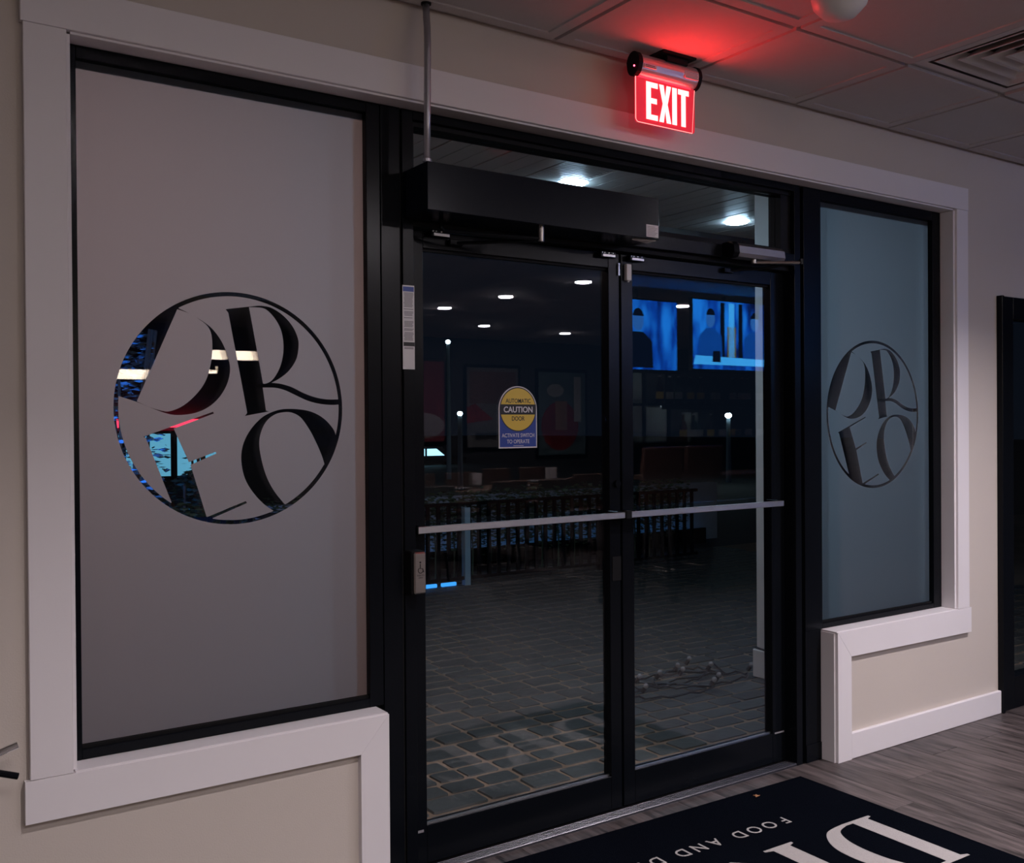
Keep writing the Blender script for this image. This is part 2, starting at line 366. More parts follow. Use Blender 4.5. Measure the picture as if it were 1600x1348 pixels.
def film(parent, x0, x1, z0, z1, cx, cz, r, y):
    S = {k: (v if k in ('E', 'stem') else crom(v, 5)) for k, v in LG.items()}
    main = []
    main += arc(ang(LG['leg_up'][-1]) + .3, ang(LG['D_outer'][0]) - .2, RI, 60)
    main += S['D_outer'] + arc(ang(LG['D_outer'][-1]) + .4, ang(LG['E'][0]) + 360 - .3, RI, 40)
    main += S['E'] + arc(ang(LG['E'][-1]) + .4, ang(LG['O_outer'][0]) - .4, RI, 20)
    main += S['O_outer'] + arc(ang(LG['O_outer'][-1]) + .4, ang(LG['leg_low'][0]) - .3, RI, 14)
    main += S['leg_low'] + S['stem'] + S['bowl_out'][:-1] + S['leg_up']
    oin = S['O_in'] + arc(ang(LG['O_in'][-1]) - .5, ang(LG['O_in'][0]) + .5, RI - .003, 20)
    T = lambda pts: [(cx + p[0] * r, cz + p[1] * r) for p in pts]
    rect = [(x0, z0), (x1, z0), (x1, z1), (x0, z1)]
    bm = bmesh.new()
    for spl in ([rect, T(arc(0, 357, 1.0, 119))], [T(main)], [T(S['D_in'])], [T(S['R_in'])], [T(oin)]):
        me = curve_mesh(spl); bm.from_mesh(me)
    for v in bm.verts: v.co = (v.co.x, y, v.co.y)
    g = bmesh.ops.extrude_face_region(bm, geom=bm.faces[:]); bmesh.ops.translate(bm, vec=(0, .0004, 0), verts=[e for e in g['geom'] if isinstance(e, bmesh.types.BMVert)])
    bmesh.ops.recalc_face_normals(bm, faces=bm.faces)
    me = bpy.data.meshes.new('frosted_film'); bm.to_mesh(me); bm.free(); me.materials.append(FILM)
    o = bpy.data.objects.new('frosted_film', me); COL.objects.link(o); o.parent = parent; o.location = -Vector(parent.location)
    o['label'] = 'frosted film with a clear round letter logo'
    return o
FILMY = .086
def logo_window(n, x0, x1, z0, z1, fx0, fx1, fz0, fz1, cx, cz, r, lab):
    """x0..z1 outer frame, fx0..fz1 visible film"""
    wdw = struct(empty('window_%d' % n, ((x0 + x1) / 2, FY + .05, z0)), lab)
    D = .17
    box('frame_stile', BLACK, x0, fx0, FY, D, z0, z1, wdw, .0012)
    box('frame_stile', BLACK, fx1, x1, FY, D, z0, z1, wdw, .0012)
    box('frame_rail', BLACK, fx0, fx1, FY + .0005, D, fz1, z1, wdw, .0012)
    box('frame_rail', BLACK, fx0, fx1, FY + .0005, D, z0, fz0 - .008, wdw, .0012)
    # glazing bead around the film, a step back from the frame face
    box('glazing_bead', BLACKF, fx0, fx1, FY + .012, FILMY + .004, fz0 - .008, fz0, wdw)
    box('pane', WINGLASS, fx0, fx1, FILMY + .001, FILMY + .007, fz0 - .006, fz1, wdw)
    box('pane', WINGLASS, fx0, fx1, FILMY + .023, FILMY + .029, fz0 - .006, fz1, wdw)
    film(wdw, fx0, fx1, fz0, fz1, cx, cz, r, FILMY)
    return wdw
logo_window(1, .502, 1.4055, .5745, 2.4405, .528, 1.359, .609, 2.408, .9516, 1.496, .3325, 'tall black framed window with frosted film and a clear round logo, left of the doors')
logo_window(2, 3.391, 4.376, .5575, 2.4405, 3.502, 4.316, .588, 2.396, 3.9005, 1.4785, .334, 'tall black framed window with bluish frosted film right of the doors')

# ------------------------------------------------------------------ storefront framing and doors
fr = struct(empty('door_frame', (2.428, .1, 0)), 'black aluminium frame around the double doors')
box('post', BLACK, 1.4075, 1.4735, FY - .002, .19, 0, 2.4405, fr, .0012)
box('groove', GASKET, 1.4735, 1.4835, FY + .012, .19, 0, 2.4405, fr)
box('jamb', BLACK, 1.4835, 1.523, FY, .19, 0, 2.4405, fr, .0012)
box('jamb', BLACK, 3.333, 3.3695, FY, .19, 0, 2.4405, fr, .0012)
box('groove', GASKET, 3.3695, 3.3905, FY + .02, .19, 0, 2.4405, fr)
box('header', BLACK, 1.523, 3.333, FY, .19, 2.100, 2.1495, fr, .0012)
box('door_stop', BLACKF, 1.523, 3.333, FY + .03, .19, 2.082, 2.100, fr)
box('head_rail', BLACK, 1.523, 3.333, FY + .0005, .19, 2.412, 2.4405, fr, .0012)
box('jamb_shoe', BLACK, 3.3905, 3.489, FY - .004, .19, 0, .075, fr, .001)
box('post', BLACK, 3.3905, 3.489, FY, .19, .075, .5575, fr, .001)
tr = struct(empty('window_3', (2.428, .1, 2.15)), 'clear transom pane above the double doors')
box('frame_rail', BLACKF, 1.523, 3.333, .08, .15, 2.1495, 2.172, tr)
box('frame_rail', BLACKF, 1.523, 3.333, .08, .15, 2.397, 2.412, tr)
box('frame_stile', BLACKF, 1.523, 1.535, .08, .15, 2.172, 2.397, tr)
box('frame_stile', BLACKF, 3.275, 3.333, .085, .15, 2.172, 2.397, tr)
box('pane', DOORGLASS, 1.535, 3.275, .112, .118, 2.172, 2.397, tr)
def leaf(n, x0, x1, gx0, gx1, lab, bx0, bx1):
    d = struct(empty('door_%d' % n, ((x0 + x1) / 2, .14, 0)), lab)
    y0, y1 = .12, .165; ztop = 2.076
    box('stile', BLACK, x0, gx0, y0, y1, .012, ztop, d, .0015)
    box('stile', BLACK, gx1, x1, y0, y1, .012, ztop, d, .0015)
    box('rail', BLACK, gx0, gx1, y0 + .0005, y1, .012, .136, d, .0015)
    box('rail', BLACK, gx0, gx1, y0 + .0005, y1, 2.021, ztop, d, .0015)
    box('glazing_bead', ALU, gx0, gx1, y0 + .012, y0 + .019, .136, .1405, d)
    box('glazing_bead', BLACKF, gx0, gx1, y0 + .012, y0 + .03, 2.013, 2.021, d)
    box('pane', DOORGLASS, gx0, gx1, .139, .145, .1362, 2.0208, d)
    pb = MB()
    prof = [(-.011, 0), (.013, 0)]
    # ribbed push bar: a bar with five raised ribs
    pb.box(bx0, bx1, .052, .064, 1.0985, 1.1205, .001)
    for k in range(5): pb.box(bx0, bx1, .0498, .053, 1.1005 + k * .0042, 1.1030 + k * .0042)
    bar = pb.build('push_bar', ALU, d); bar['label'] = 'ribbed aluminium push bar'
    for xx in (bx0 + .015, bx1 - .015): box('bar_mount', BLACK, xx - .012, xx + .012, .06, .121, 1.095, 1.124, bar, .002)
    return d
d1 = leaf(1, 1.5255, 2.4215, 1.589, 2.370, 'left leaf of the black glass double doors, with the caution sign', 1.527, 2.385)
d2 = leaf(2, 2.4315, 3.3305, 2.488, 3.251, 'right leaf of the black glass double doors', 2.418, 3.247)
box('bar_coupling', BLACKF, 2.387, 2.416, .046, .07, 1.094, 1.125, d1, .003)
MB().cyl((2.402, .121, 1.222), (2.402, .108, 1.222), .013, n=20).build('lock_cylinder', BLACK, d1)
box('door_latch', BLACKF, 2.379, 2.4215, .117, .121, .86, .95, d1, .001)
box('dust_wiper', INKG, 1.53, 1.575, .1185, .1205, .118, .126, d1)
box('dust_wiper', INKG, 3.262, 3.32, .1185, .1205, .132, .138, d2)
# threshold plate with ridges
THM = mat('threshold_metal', (.13, .13, .145), .36, metal=1, noise=.25, nscale=25, stretch=(.3, 1, 1))
th = struct(box('threshold', THM, 1.386, 3.36, .062, .2, -.004, .009, bev=.002), 'ribbed aluminium door threshold')
for k in range(5): box('ridge', THM, 1.386, 3.36, .066 + k * .0095, .0705 + k * .0095, .008, .0115, th, .0008)

# dark doorway at the right
d3 = struct(empty('door_3', (5.33, .05, 0)), 'black framed glass door at the right edge')
box('door_casing', BLACK, 4.757, 4.775, -.03, .2, 0, 2.064, d3, .002)
box('stile', BLACK, 4.775, 4.888, -.012, .06, 0, 2.064, d3, .002)
box('stile', BLACK, 5.79, 5.9, -.012, .06, 0, 2.064, d3, .002)
box('rail', BLACK, 4.888, 5.79, -.012, .06, 1.955, 2.064, d3, .002)
box('rail', BLACK, 4.888, 5.79, -.012, .06, 0, .16, d3, .002)
box('inner_frame', BLACKF, 4.888, 4.93, .02, .08, .16, 1.955, d3, .002)
box('pane', DOORGLASS, 4.93, 5.79, .03, .036, .16, 1.955, d3)

# ------------------------------------------------------------------ door operator, conduit, closer
op = thing('door_operator', (1.95, -.02, 2.094), 'long black automatic door opener box above the left door', 'door opener')
MB().box(1.484, 2.424, -.099, FY, 2.0945, 2.240, .0015).build('housing', BOXM, op)
sl = box('label', PAPER, 2.362, 2.418, -.0998, -.0988, 2.1005, 2.1435, op); sl['label'] = 'small white rating label'
for k in range(7): box('printed_line', INKG, 2.366, 2.408 + .006 * ((k * 37) % 3 - 1), -.1, -.0997, 2.105 + k * .0052, 2.1065 + k * .0052, sl)
MB().prism([(2.33, -.06), (2.42, -.085), (2.42, -.035)], 'z', 2.0915, 2.0945).build('warning_tag', PAPER, op)
MB().tube([(1.60, .02, 2.094), (1.60, .02, 2.07), (1.612, .02, 2.062), (1.70, -.01, 2.057), (1.93, -.065, 2.055)], .0075).build('arm', BLACK, op)
MB().cyl((1.93, -.065, 2.045), (1.93, -.065, 2.094), .011, n=14).build('arm_pivot', STEEL, op)
MB().tube([(1.93, -.065, 2.049), (1.80, .02, 2.045), (1.70, .112, 2.045)], .006).build('arm_link', BLACK, op)
box('arm_shoe', BLACK, 1.68, 1.73, .1, .121, 2.036, 2.056, op, .002)
cb = thing('conduit', (1.5, -.04, 2.24), 'thin grey metal conduit running from the opener box to the ceiling', 'conduit')
pts = [(1.4905, -.085, 2.2402), (1.4935, -.085, 2.40), (1.4955, -.085, 2.58), (1.497, -.083, 2.61), (1.505, -.067, 2.66), (1.508, -.058, 2.69), (1.509, -.054, CZ - .0118)]
MB().tube(pts, .0108, 12).build('pipe', GALV, cb, True)
MB().cyl((1.4905, -.085, 2.2402), (1.491, -.085, 2.249), .014, n=14).build('connector', GALV, cb)
MB().cyl((1.509, -.054, CZ - .017), (1.509, -.054, CZ - .0118), .016, n=14).build('ceiling_collar', BLACKF, cb)
def latch_bracket(x, z, lab):
    t = thing('header_bracket', (x, .1, z), lab, 'bracket', )
    box('plate', BLACK, x - .036, x + .036, .095, .1195, z - .013, z + .006, t, .001)
    MB().box(x - .028, x + .030, .0925, .0955, z - .012, z - .0035).build('name_plate', STEEL, t)
    for k in (-.031, -.02, 0, .02): MB().cyl((x + k, .092, z + .002), (x + k, .0965, z + .002), .0026, n=8).build('screw', STEEL, t)
latch_bracket(1.644, 2.072, 'small black bracket under the left end of the opener box')
latch_bracket(2.352, 2.068, 'small black bracket on top of the left door near the meeting edge')
latch_bracket(2.492, 2.066, 'small black bracket on top of the right door near the meeting edge')
cl = thing('door_closer', (3.07, .02, 2.125), 'silver grey hydraulic closer with folding arm on the right door header', 'door closer')
MB().prism([(.061, 2.098), (.061, 2.150), (.02, 2.153), (.004, 2.140), (.0, 2.112), (.008, 2.098)], 'x', 2.935, 3.205).build('body', ALU, cl)
MB().prism([(.061, 2.094), (.061, 2.154), (.018, 2.157), (0, 2.142), (-.004, 2.110), (.006, 2.094)], 'x', 2.905, 2.935).build('end_cap', BLACK, cl)
MB().cyl((3.05, .03, 2.097), (3.05, .03, 2.082), .012, n=14).build('spindle', STEEL, cl)
MB().tube([(3.05, .03, 2.086), (3.17, -.03, 2.088), (3.235, -.055, 2.09)], .0065).build('arm', STEEL, cl)
MB().tube([(3.235, -.055, 2.094), (3.10, .03, 2.066), (2.985, .112, 2.06)], .006).build('forearm', BLACK, cl)
MB().cyl((3.235, -.055, 2.082), (3.235, -.055, 2.104), .01, n=12).build('elbow', BLACK, cl)
box('arm_shoe', BLACK, 2.96, 3.01, .1, .1205, 2.05, 2.068, cl, .002)
s1 = thing('contact_sensor', (2.418, .118, 2.018), 'slim silver magnetic contact strip at the top of the left door', 'sensor')
box('body', ALU, 2.4125, 2.4205, .112, .1205, 2.0, 2.036, s1, .001)
for z in (1.999, 2.037): MB().cyl((2.4165, .112, z), (2.4165, .1205, z), .0045, n=10).build('screw_tab', ALU, s1)
s2 = thing('contact_sensor', (2.46, .118, 2.0), 'white rectangular contact sensor at the top of the right door', 'sensor')
box('body', WHITE, 2.447, 2.471, .104, .1205, 1.979, 2.040, s2, .002)
MB().cyl((2.459, .108, 1.975), (2.459, .116, 1.981), .004, n=8).build('cable_stub', WHITE, s2)

# wheelchair push switch on the left jamb
sw = thing('door_switch', (1.52, .03, .985), 'narrow steel push switch with wheelchair symbol left of the door', 'switch')
MB().box(1.480, 1.5285, .012, FY, .915, 1.05, .003).build('body', BLACKF, sw)
MB().box(1.4855, 1.5275, .003, .0125, .9175, 1.0475, .004).build('press_plate', STEEL, sw)
sy = MB(); cx, cz = 1.5065, .995
sy.tube([(cx + .0085 * math.cos(a), .0025, cz - .004 + .0085 * math.sin(a)) for a in [math.radians(120 + k * 20) for k in range(13)]], .0012, 6)
sy.tube([(cx - .001, .0025, cz + .016), (cx - .001, .0025, cz + .002), (cx + .007, .0025, cz + .001), (cx + .011, .0025, cz - .010)], .0016, 6); sy.sphere((cx - .001, .0025, cz + .021), .003)
sy.build('wheelchair_symbol', INK, sw)
text_wall('PUSH TO', cx, .0026, .973, .0042, INK, sw); text_wall('OPEN', cx, .0026, .966, .0042, INK, sw)

# stickers
ca = thing('caution_sticker', (1.972, .136, 1.361), 'yellow and blue arched caution sticker on the left door glass', 'sticker')
def arch(x0, x1, z0, ztop):
    r = (x1 - x0) / 2; cx = (x0 + x1) / 2
    return [(x0, z0), (x1, z0)] + [(cx + r * math.cos(math.radians(a)), ztop - r + r * math.sin(math.radians(a))) for a in range(0, 181, 6)]
cxs, czs, rr = 1.9725, 1.492, .0795
MB().prism(arch(1.8915, 2.0535, 1.3615, 1.5775), 'y', .1375, .1389).build('white_border', PAPER, ca)
MB().prism(arch(1.8955, 2.0495, 1.366, 1.574), 'y', .1371, .1376).build('blue_field', BLUE, ca)
MB().prism([(cxs + .0772 * math.cos(a), 1.4965 + .0772 * math.sin(a)) for a in [math.radians(k * 6) for k in range(60)]], 'y', .1367, .1372).build('black_ring', INK, ca)
MB().prism([(cxs + .0738 * math.cos(a), 1.4965 + .0738 * math.sin(a)) for a in [math.radians(k * 6) for k in range(60)]], 'y', .1363, .1368).build('yellow_disc', YELLOW, ca)
box('black_band', INK, 1.8965, 2.0485, .1359, .1364, 1.4785, 1.514, ca)
text_wall('AUTOMATIC', cxs + .0005, .1361, 1.5185, .0155, INK, ca, width=.106, bold=.012)
text_wall('CAUTION', cxs, .1356, 1.4855, .021, PAPER, ca, width=.122, bold=.022)
text_wall('DOOR', cxs, .1361, 1.457, .0155, INK, ca, width=.054, bold=.012)
text_wall('ACTIVATE SWITCH', cxs, .1369, 1.3995, .0135, PAPER, ca, width=.137, bold=.005)
text_wall('TO OPERATE', cxs, .1369, 1.378, .0135, PAPER, ca, width=.095, bold=.005)
box('small_print', PAPER, 1.952, 1.995, .1368, .1371, 1.3695, 1.371, ca)
st = thing('instruction_sticker', (1.502, .06, 1.621), 'long narrow printed instruction sticker on the left jamb', 'sticker')
box('paper', PAPER, 1.4805, 1.523, .0597, .0608, 1.6205, 1.8855, st)
box('blue_header', BLUE, 1.4825, 1.521, .0593, .0598, 1.866, 1.881, st)
box('black_band', INK, 1.4835, 1.5225, .0593, .0598, 1.6935, 1.706, st)
random.seed(3)
z = 1.862
while z > 1.712:
    if random.random() < .86: box('printed_line', INKG, 1.4845 + random.random() * .003, 1.520 - random.random() * .005, .0594, .0598, z - .0021, z, st)
    z -= .0039
for z in (1.690, 1.6865): box('printed_line', INKG, 1.486, 1.519, .0594, .0598, z - .002, z, st)

# ------------------------------------------------------------------ exit sign
ex = thing('exit_sign', (2.45, -.12, CZ - .1), 'red glowing EXIT sign hanging from the ceiling above the doors', 'exit sign')
SILV = mat('sign_housing', (.62, .62, .64), .38, metal=.75)
box('mounting_plate', BLACKF, 2.385, 2.545, -.168, -.088, CZ - .014, CZ - .0035, ex, .002)
box('stem', BLACKF, 2.42, 2.52, -.15, -.09, CZ - .035, CZ - .014, ex, .002)
py, hz = -.12, 2.683
def oval(k): return [(py + .031 * k * math.cos(a) * (1 if math.sin(a) > 0 else .92), hz + (.040 if math.sin(a) > 0 else .037) * k * math.sin(a)) for a in [math.radians(q * 15) for q in range(24)]]
MB().prism(oval(1), 'x', 2.304, 2.572).build('housing', SILV, ex, False)
for a, b in ((2.286, 2.304), (2.572, 2.586)): MB().prism(oval(1.10), 'x', a, b).build('end_cap', BLACKF, ex)
MB().cyl((2.2855, py - .008, 2.675), (2.2845, py - .008, 2.675), .0028, n=12).build('led', emis('led_red', (1, .05, .12), 12), ex)
REDP = bpy.data.materials.new('red_acrylic'); REDP.use_nodes = True
_b = REDP.node_tree.nodes['Principled BSDF']; _b.inputs['Base Color'].default_value = (.35, .02, .03, 1); _b.inputs['Roughness'].default_value = .15
_b.inputs['Emission Color'].default_value = (1, .035, .065, 1); _b.inputs['Emission Strength'].default_value = .36
def rrect(x0, x1, z0, z1, r):
    c = [(x1 - r, z1 - r, 0), (x0 + r, z1 - r, 90), (x0 + r, z0 + r, 180), (x1 - r, z0 + r, 270)]
    return [(cx + r * math.cos(math.radians(a0 + k * 18)), cz + r * math.sin(math.radians(a0 + k * 18))) for cx, cz, a0 in c for k in range(6)]
PX0, PX1, PZ0, PZ1 = 2.2945, 2.5765, 2.4865, 2.6475
MB().prism(rrect(PX0, PX1, PZ0, PZ1, .012), 'y', py - .003, py + .003).build('acrylic_panel', REDP, ex)
rp = rrect(PX0 + .001, PX1 - .001, PZ0 + .001, PZ1 + .005, .012)
edge = MB(); path = [(x, py - .0025, z) for x, z in rp]
edge.tube(path[5:19] + [(PX1 - .001, py - .0025, 2.644)], .0014, 6)
edge.build('glowing_edge', emis('edge_red', (1, .16, .15), 2.2), ex)
box('glowing_slot', emis('slot_red', (1, .03, .06), 1.2), PX0 + .006, PX1 - .02, py - .0045, py + .0045, 2.6425, 2.6475, ex)
LET = emis('letter_glow', (1, .027, .026), 25.0)
def glyph(polys, x, wd, z, h):
    b = MB()
    for p in polys: b.prism([(x + q[0] * wd, z + q[1] * h) for q in p], 'y', py - .0042, py - .0031)
    b.build('letter', LET, ex)
lz, lh = 2.5035, .1305
glyph([[(0, 0), (1, 0), (1, .14), (.40, .14), (.40, .44), (.92, .44), (.92, .58), (.40, .58), (.40, .86), (1, .86), (1, 1), (0, 1)]], 2.3435, .0535, lz, lh)
glyph([[(0, 0), (.37, 0), (.5, .33), (.63, 0), (1, 0), (.70, .5), (1, 1), (.63, 1), (.5, .67), (.37, 1), (0, 1), (.30, .5)]], 2.404, .0565, lz, lh)
glyph([[(0, 0), (1, 0), (1, 1), (0, 1)]], 2.4665, .0215, lz, lh)
glyph([[(.30, 0), (.70, 0), (.70, .86), (1, .86), (1, 1), (0, 1), (0, .86), (.30, .86)]], 2.4945, .052, lz, lh)
def sign_label(x0, x1, z0, z1, n):
    l = box('label', PAPER, x0, x1, py - .0325, py - .0293, z0, z1, ex)
    for k in range(n): box('printed_line', INK if n < 4 else INKG, x0 + .003, x1 - .003 - .004 * (k % 2), py - .0327, py - .0324, z0 + (k + .5) / (n + .4) * (z1 - z0), z0 + (k + .95) / (n + .4) * (z1 - z0), l)
sign_label(2.312, 2.366, 2.669, 2.681, 2); sign_label(2.502, 2.568, 2.668, 2.694, 5)
# ------------------------------------------------------------------ ceiling fittings
vx0, vx1 = GX0 + 2 * GP, GX0 + 3 * GP; vy1, vy0 = GY0, GY0 - GP
vt = thing('air_diffuser', ((vx0 + vx1) / 2, (vy0 + vy1) / 2, CZ), 'square louvred air diffuser set into the ceiling grid', 'air vent')
VM = mat('vent_white', (.60, .58, .57), .5)
def sqring(b, i0, z0, i1, z1, t=.0015):
    def ring(i, z): return [b.bm.verts.new(p) for p in ((vx0 + i, vy0 + i, z), (vx1 - i, vy0 + i, z), (vx1 - i, vy1 - i, z), (vx0 + i, vy1 - i, z))]
    a = ring(i0, z0); c = ring(i1, z1); a2 = ring(i0, z0 + t); c2 = ring(i1, z1 + t)
    for k in range(4):
        n = (k + 1) % 4
        b.bm.faces.new((a[k], a[n], c[n], c[k])); b.bm.faces.new((a2[k], a2[n], c2[n], c2[k])); b.bm.faces.new((c[k], c[n], c2[n], c2[k])); b.bm.faces.new((a[k], a[n], a2[n], a2[k]))
    return b
sqring(MB(), .012, CZ - .004, .046, CZ - .004).build('flange', VM, vt)
for i0 in (.062, .118, .174, .230):
    b = sqring(MB(), i0, CZ - .004, i0 + .012, CZ - .003); sqring(b, i0 + .012, CZ - .003, i0 + .055, CZ + .035); b.build('louvre', VM, vt)
box('duct', BLACKF, vx0 + .02, vx1 - .02, vy0 + .02, vy1 - .02, CZ + .055, CZ + .16, vt)
dm = thing('ceiling_sensor', (2.50, -.80, CZ - .007), 'white round ceiling sensor partly cut off by the top edge of the picture', 'sensor')
MB().lathe([(0, 0), (.085, 0), (.085, -.018), (.078, -.05), (.05, -.08), (0, -.088)], (2.50, -.81, CZ - .0075), 28).build('dome', WHITE, dm, True)
MB().cyl((2.41, -.76, CZ - .0065), (2.41, -.76, CZ - .03), .022, n=16).build('knock_out', BLACKF, dm)
MB().sphere((2.52, -.765, CZ - .075), .006).build('lamp_lens', emis('lens_red', (1, .05, .08), .8), dm)

RING = mat('light_trim', (.7, .7, .7), .5)
DISC = emis('downlight', (1.0, .90, .955), DOWN_L)
def downlight(x, y, z, lab, group, disc, r=.072, name='downlight', z2=None):
    t = thing(name, (x, y, z), lab, 'ceiling light', group)
    MB().lathe([(r, .002), (r + .02, .002), (r + .02, -.001), (r, -.003), (r, .002)], (x, y, z), 24).build('trim_ring', RING, t)
    MB().lathe([(r, -.001), (r * .97, -.010), (r * .7, -.015), (0, -.017)], (x, y, z), 24).build('lens', disc, t, True)
    return t
ZC = CZ - .0078
for x, y, lab in ((5.64, -4.11, 'round ceiling downlight nearest the bar screens'), (5.61, -5.33, 'round ceiling downlight over the round tables'),
             (5.57, -6.49, 'round ceiling downlight left of the middle over the rear tables'), (7.01, -7.92, 'round ceiling downlight before the back wall posters'),
             (8.58, -8.25, 'round ceiling downlight in front of the rightmost poster'), (7.73, -5.0, 'round ceiling downlight behind the bar screens'),
             (3.0, -3.3, 'round ceiling downlight behind the viewer'), (.4, -3.3, 'round ceiling downlight left behind the viewer')):
    downlight(x, y, ZC, lab, 'downlights in the dining room', DISC)

# deep recessed spots close to the entrance wall
SPOT = emis('spot_lens', (1.0, .90, .955), SPOT_L)
def recessed_spot(x, y, lab):
    t = thing('recessed_spot', (x, y, ZC), lab, 'ceiling light', 'recessed spots at the entrance')
    MB().lathe([(.088, .0), (.112, .0), (.112, -.004), (.088, -.005), (.088, 0)], (x, y, ZC), 28).build('trim_ring', RING, t)
    MB().lathe([(.088, -.004), (.088, .085), (0, .09)], (x, y, ZC), 28).build('baffle', mat('baffle_grey', (.3, .3, .3), .5), t)
    MB().lathe([(.082, .074), (.07, .068), (0, .064)], (x, y, ZC), 24).build('lens', SPOT, t)
    return t
recessed_spot(4.15, -1.72, 'deep recessed ceiling spot in front of the right window')
recessed_spot(1.05, -1.80, 'deep recessed ceiling spot in front of the left window')
# ------------------------------------------------------------------ floor mat
MX0, MX1, MY0, MY1 = 1.55, 3.222, -1.02, -.022
mt = thing('floor_mat', ((MX0 + MX1) / 2, (MY0 + MY1) / 2, 0), 'black entrance mat with pale lettering in front of the doors', 'floor mat')
rot = Matrix.Rotation(math.radians(-1.2), 4, 'Z'); mt.rotation_euler = (0, 0, math.radians(-1.2))
MB().box(MX0, MX1, MY0, MY1, .0003, .008, .002).build('pile', RUG, mt)
def mat_glyph(splines, x, y, sx, sy, name='letter'):
    """letters read from the doors: right is -X, up is -Y"""
    me = curve_mesh(splines, .0004)
    for v in me.vertices: v.co = (x - v.co.x * sx, y - v.co.y * sy, .0083 + v.co.z)
    me.materials.append(RUGL); o = bpy.data.objects.new(name, me); COL.objects.link(o); o.parent = mt; o.location = -Vector(mt.location)
    return o
Dg = [[(-.02, 0), (.30, 0)] + crom([(.36, 0), (.62, .05), (.80, .25), (.85, .5), (.80, .75), (.62, .95), (.36, 1)], 6) + [(-.02, 1), (-.02, .975), (.045, .955), (.045, .045), (-.02, .025)],
      [(.25, .04), (.25, .96)] + crom([(.34, .96), (.50, .90), (.60, .73), (.63, .5), (.60, .27), (.50, .10), (.34, .04)], 6)]
Rg = [[(-.02, 0), (.33, 0), (.33, .025), (.25, .045), (.25, .48), (.36, .48), (.50, .42), (.60, .1), (.72, .0), (.92, 0), (.92, .03), (.84, .08), (.72, .38), (.56, .52)] + crom([(.58, .53), (.74, .62), (.78, .76), (.72, .92), (.50, 1), (.36, 1)], 6) + [(-.02, 1), (-.02, .975), (.045, .955), (.045, .045), (-.02, .025)],
      [(.25, .52), (.25, .96)] + crom([(.36, .96), (.52, .90), (.57, .75), (.52, .58), (.36, .52)], 6)]
Eg = [[(-.02, 0), (.70, 0), (.74, .25), (.71, .25), (.62, .06), (.25, .04), (.25, .48), (.48, .49), (.50, .40), (.53, .40), (.53, .62), (.50, .62), (.48, .53), (.25, .52), (.25, .96), (.60, .94), (.68, .78), (.71, .78), (.69, 1), (-.02, 1), (-.02, .975), (.045, .955), (.045, .045), (-.02, .025)]]
Og = [crom([(.45, -.02), (.12, .12), (0, .5), (.12, .88), (.45, 1.02), (.78, .88), (.90, .5), (.78, .12), (.45, -.02)], 8)[:-1], crom([(.45, .02), (.27, .15), (.22, .5), (.27, .85), (.45, .98), (.63, .85), (.68, .5), (.63, .15), (.45, .02)], 8)[:-1]]
LH, LW = .40, .39
for g, x in ((Dg, 3.095), (Rg, 2.685), (Eg, 2.31), (Og, 2.005)): mat_glyph(g, x, -.438, LW, LH)
x = 2.816
for ch in 'FOOD AND DRINK':
    if ch == ' ': x -= .037; continue
    if ch == 'I': x += .018
    me = text_mesh(ch, 1.0, .004, 'LEFT', .0004)
    xs = [v.co.x for v in me.vertices]; ys = [v.co.y for v in me.vertices]; k = .054 / .729; xm = (max(xs) + min(xs)) / 2
    for v in me.vertices: v.co = (x - (v.co.x - xm) * k, -.272 - v.co.y * k, .0083 + v.co.z)
    me.materials.clear(); me.materials.append(RUGL); o = bpy.data.objects.new('small_letter', me); COL.objects.link(o); o.parent = mt; o.location = -Vector(mt.location)
    x -= .076 if ch != 'I' else .058
lf = MB(); lp = [(0, 0), (.008, .011), (.004, .018), (.014, .015), (.02, .02), (.019, .009), (.026, .003), (.014, .002)]
lf.prism([(2.905 + p[0], -.098 + p[1]) for p in lp], 'z', .0095, .0115)
tag(lf.build('fallen_leaf', mat('leaf_brown', (.35, .16, .07), .7)), 'small dry orange brown leaf lying on the mat', 'leaf')

# chrome bracket cut off by the left edge of the picture
ck = thing('wall_bracket', (.24, 0, .64), 'chrome rod and black prong on the wall at the left edge', 'bracket')
MB().cyl((.20, -.11, .648), (.352, -.11, .692), .0085, n=14).build('rod', CHROME, ck)
MB().tube([(.20, -.11, .658), (.27, -.11, .648), (.352, -.11, .617)], .008, 10).build('prong', BLACK, ck)
MB().cyl((.215, -.12, .655), (.215, 0, .655), .016, n=16).build('stem', CHROME, ck)
MB().cyl((.215, -.012, .655), (.215, 0, .655), .035, n=20).build('rose', CHROME, ck)

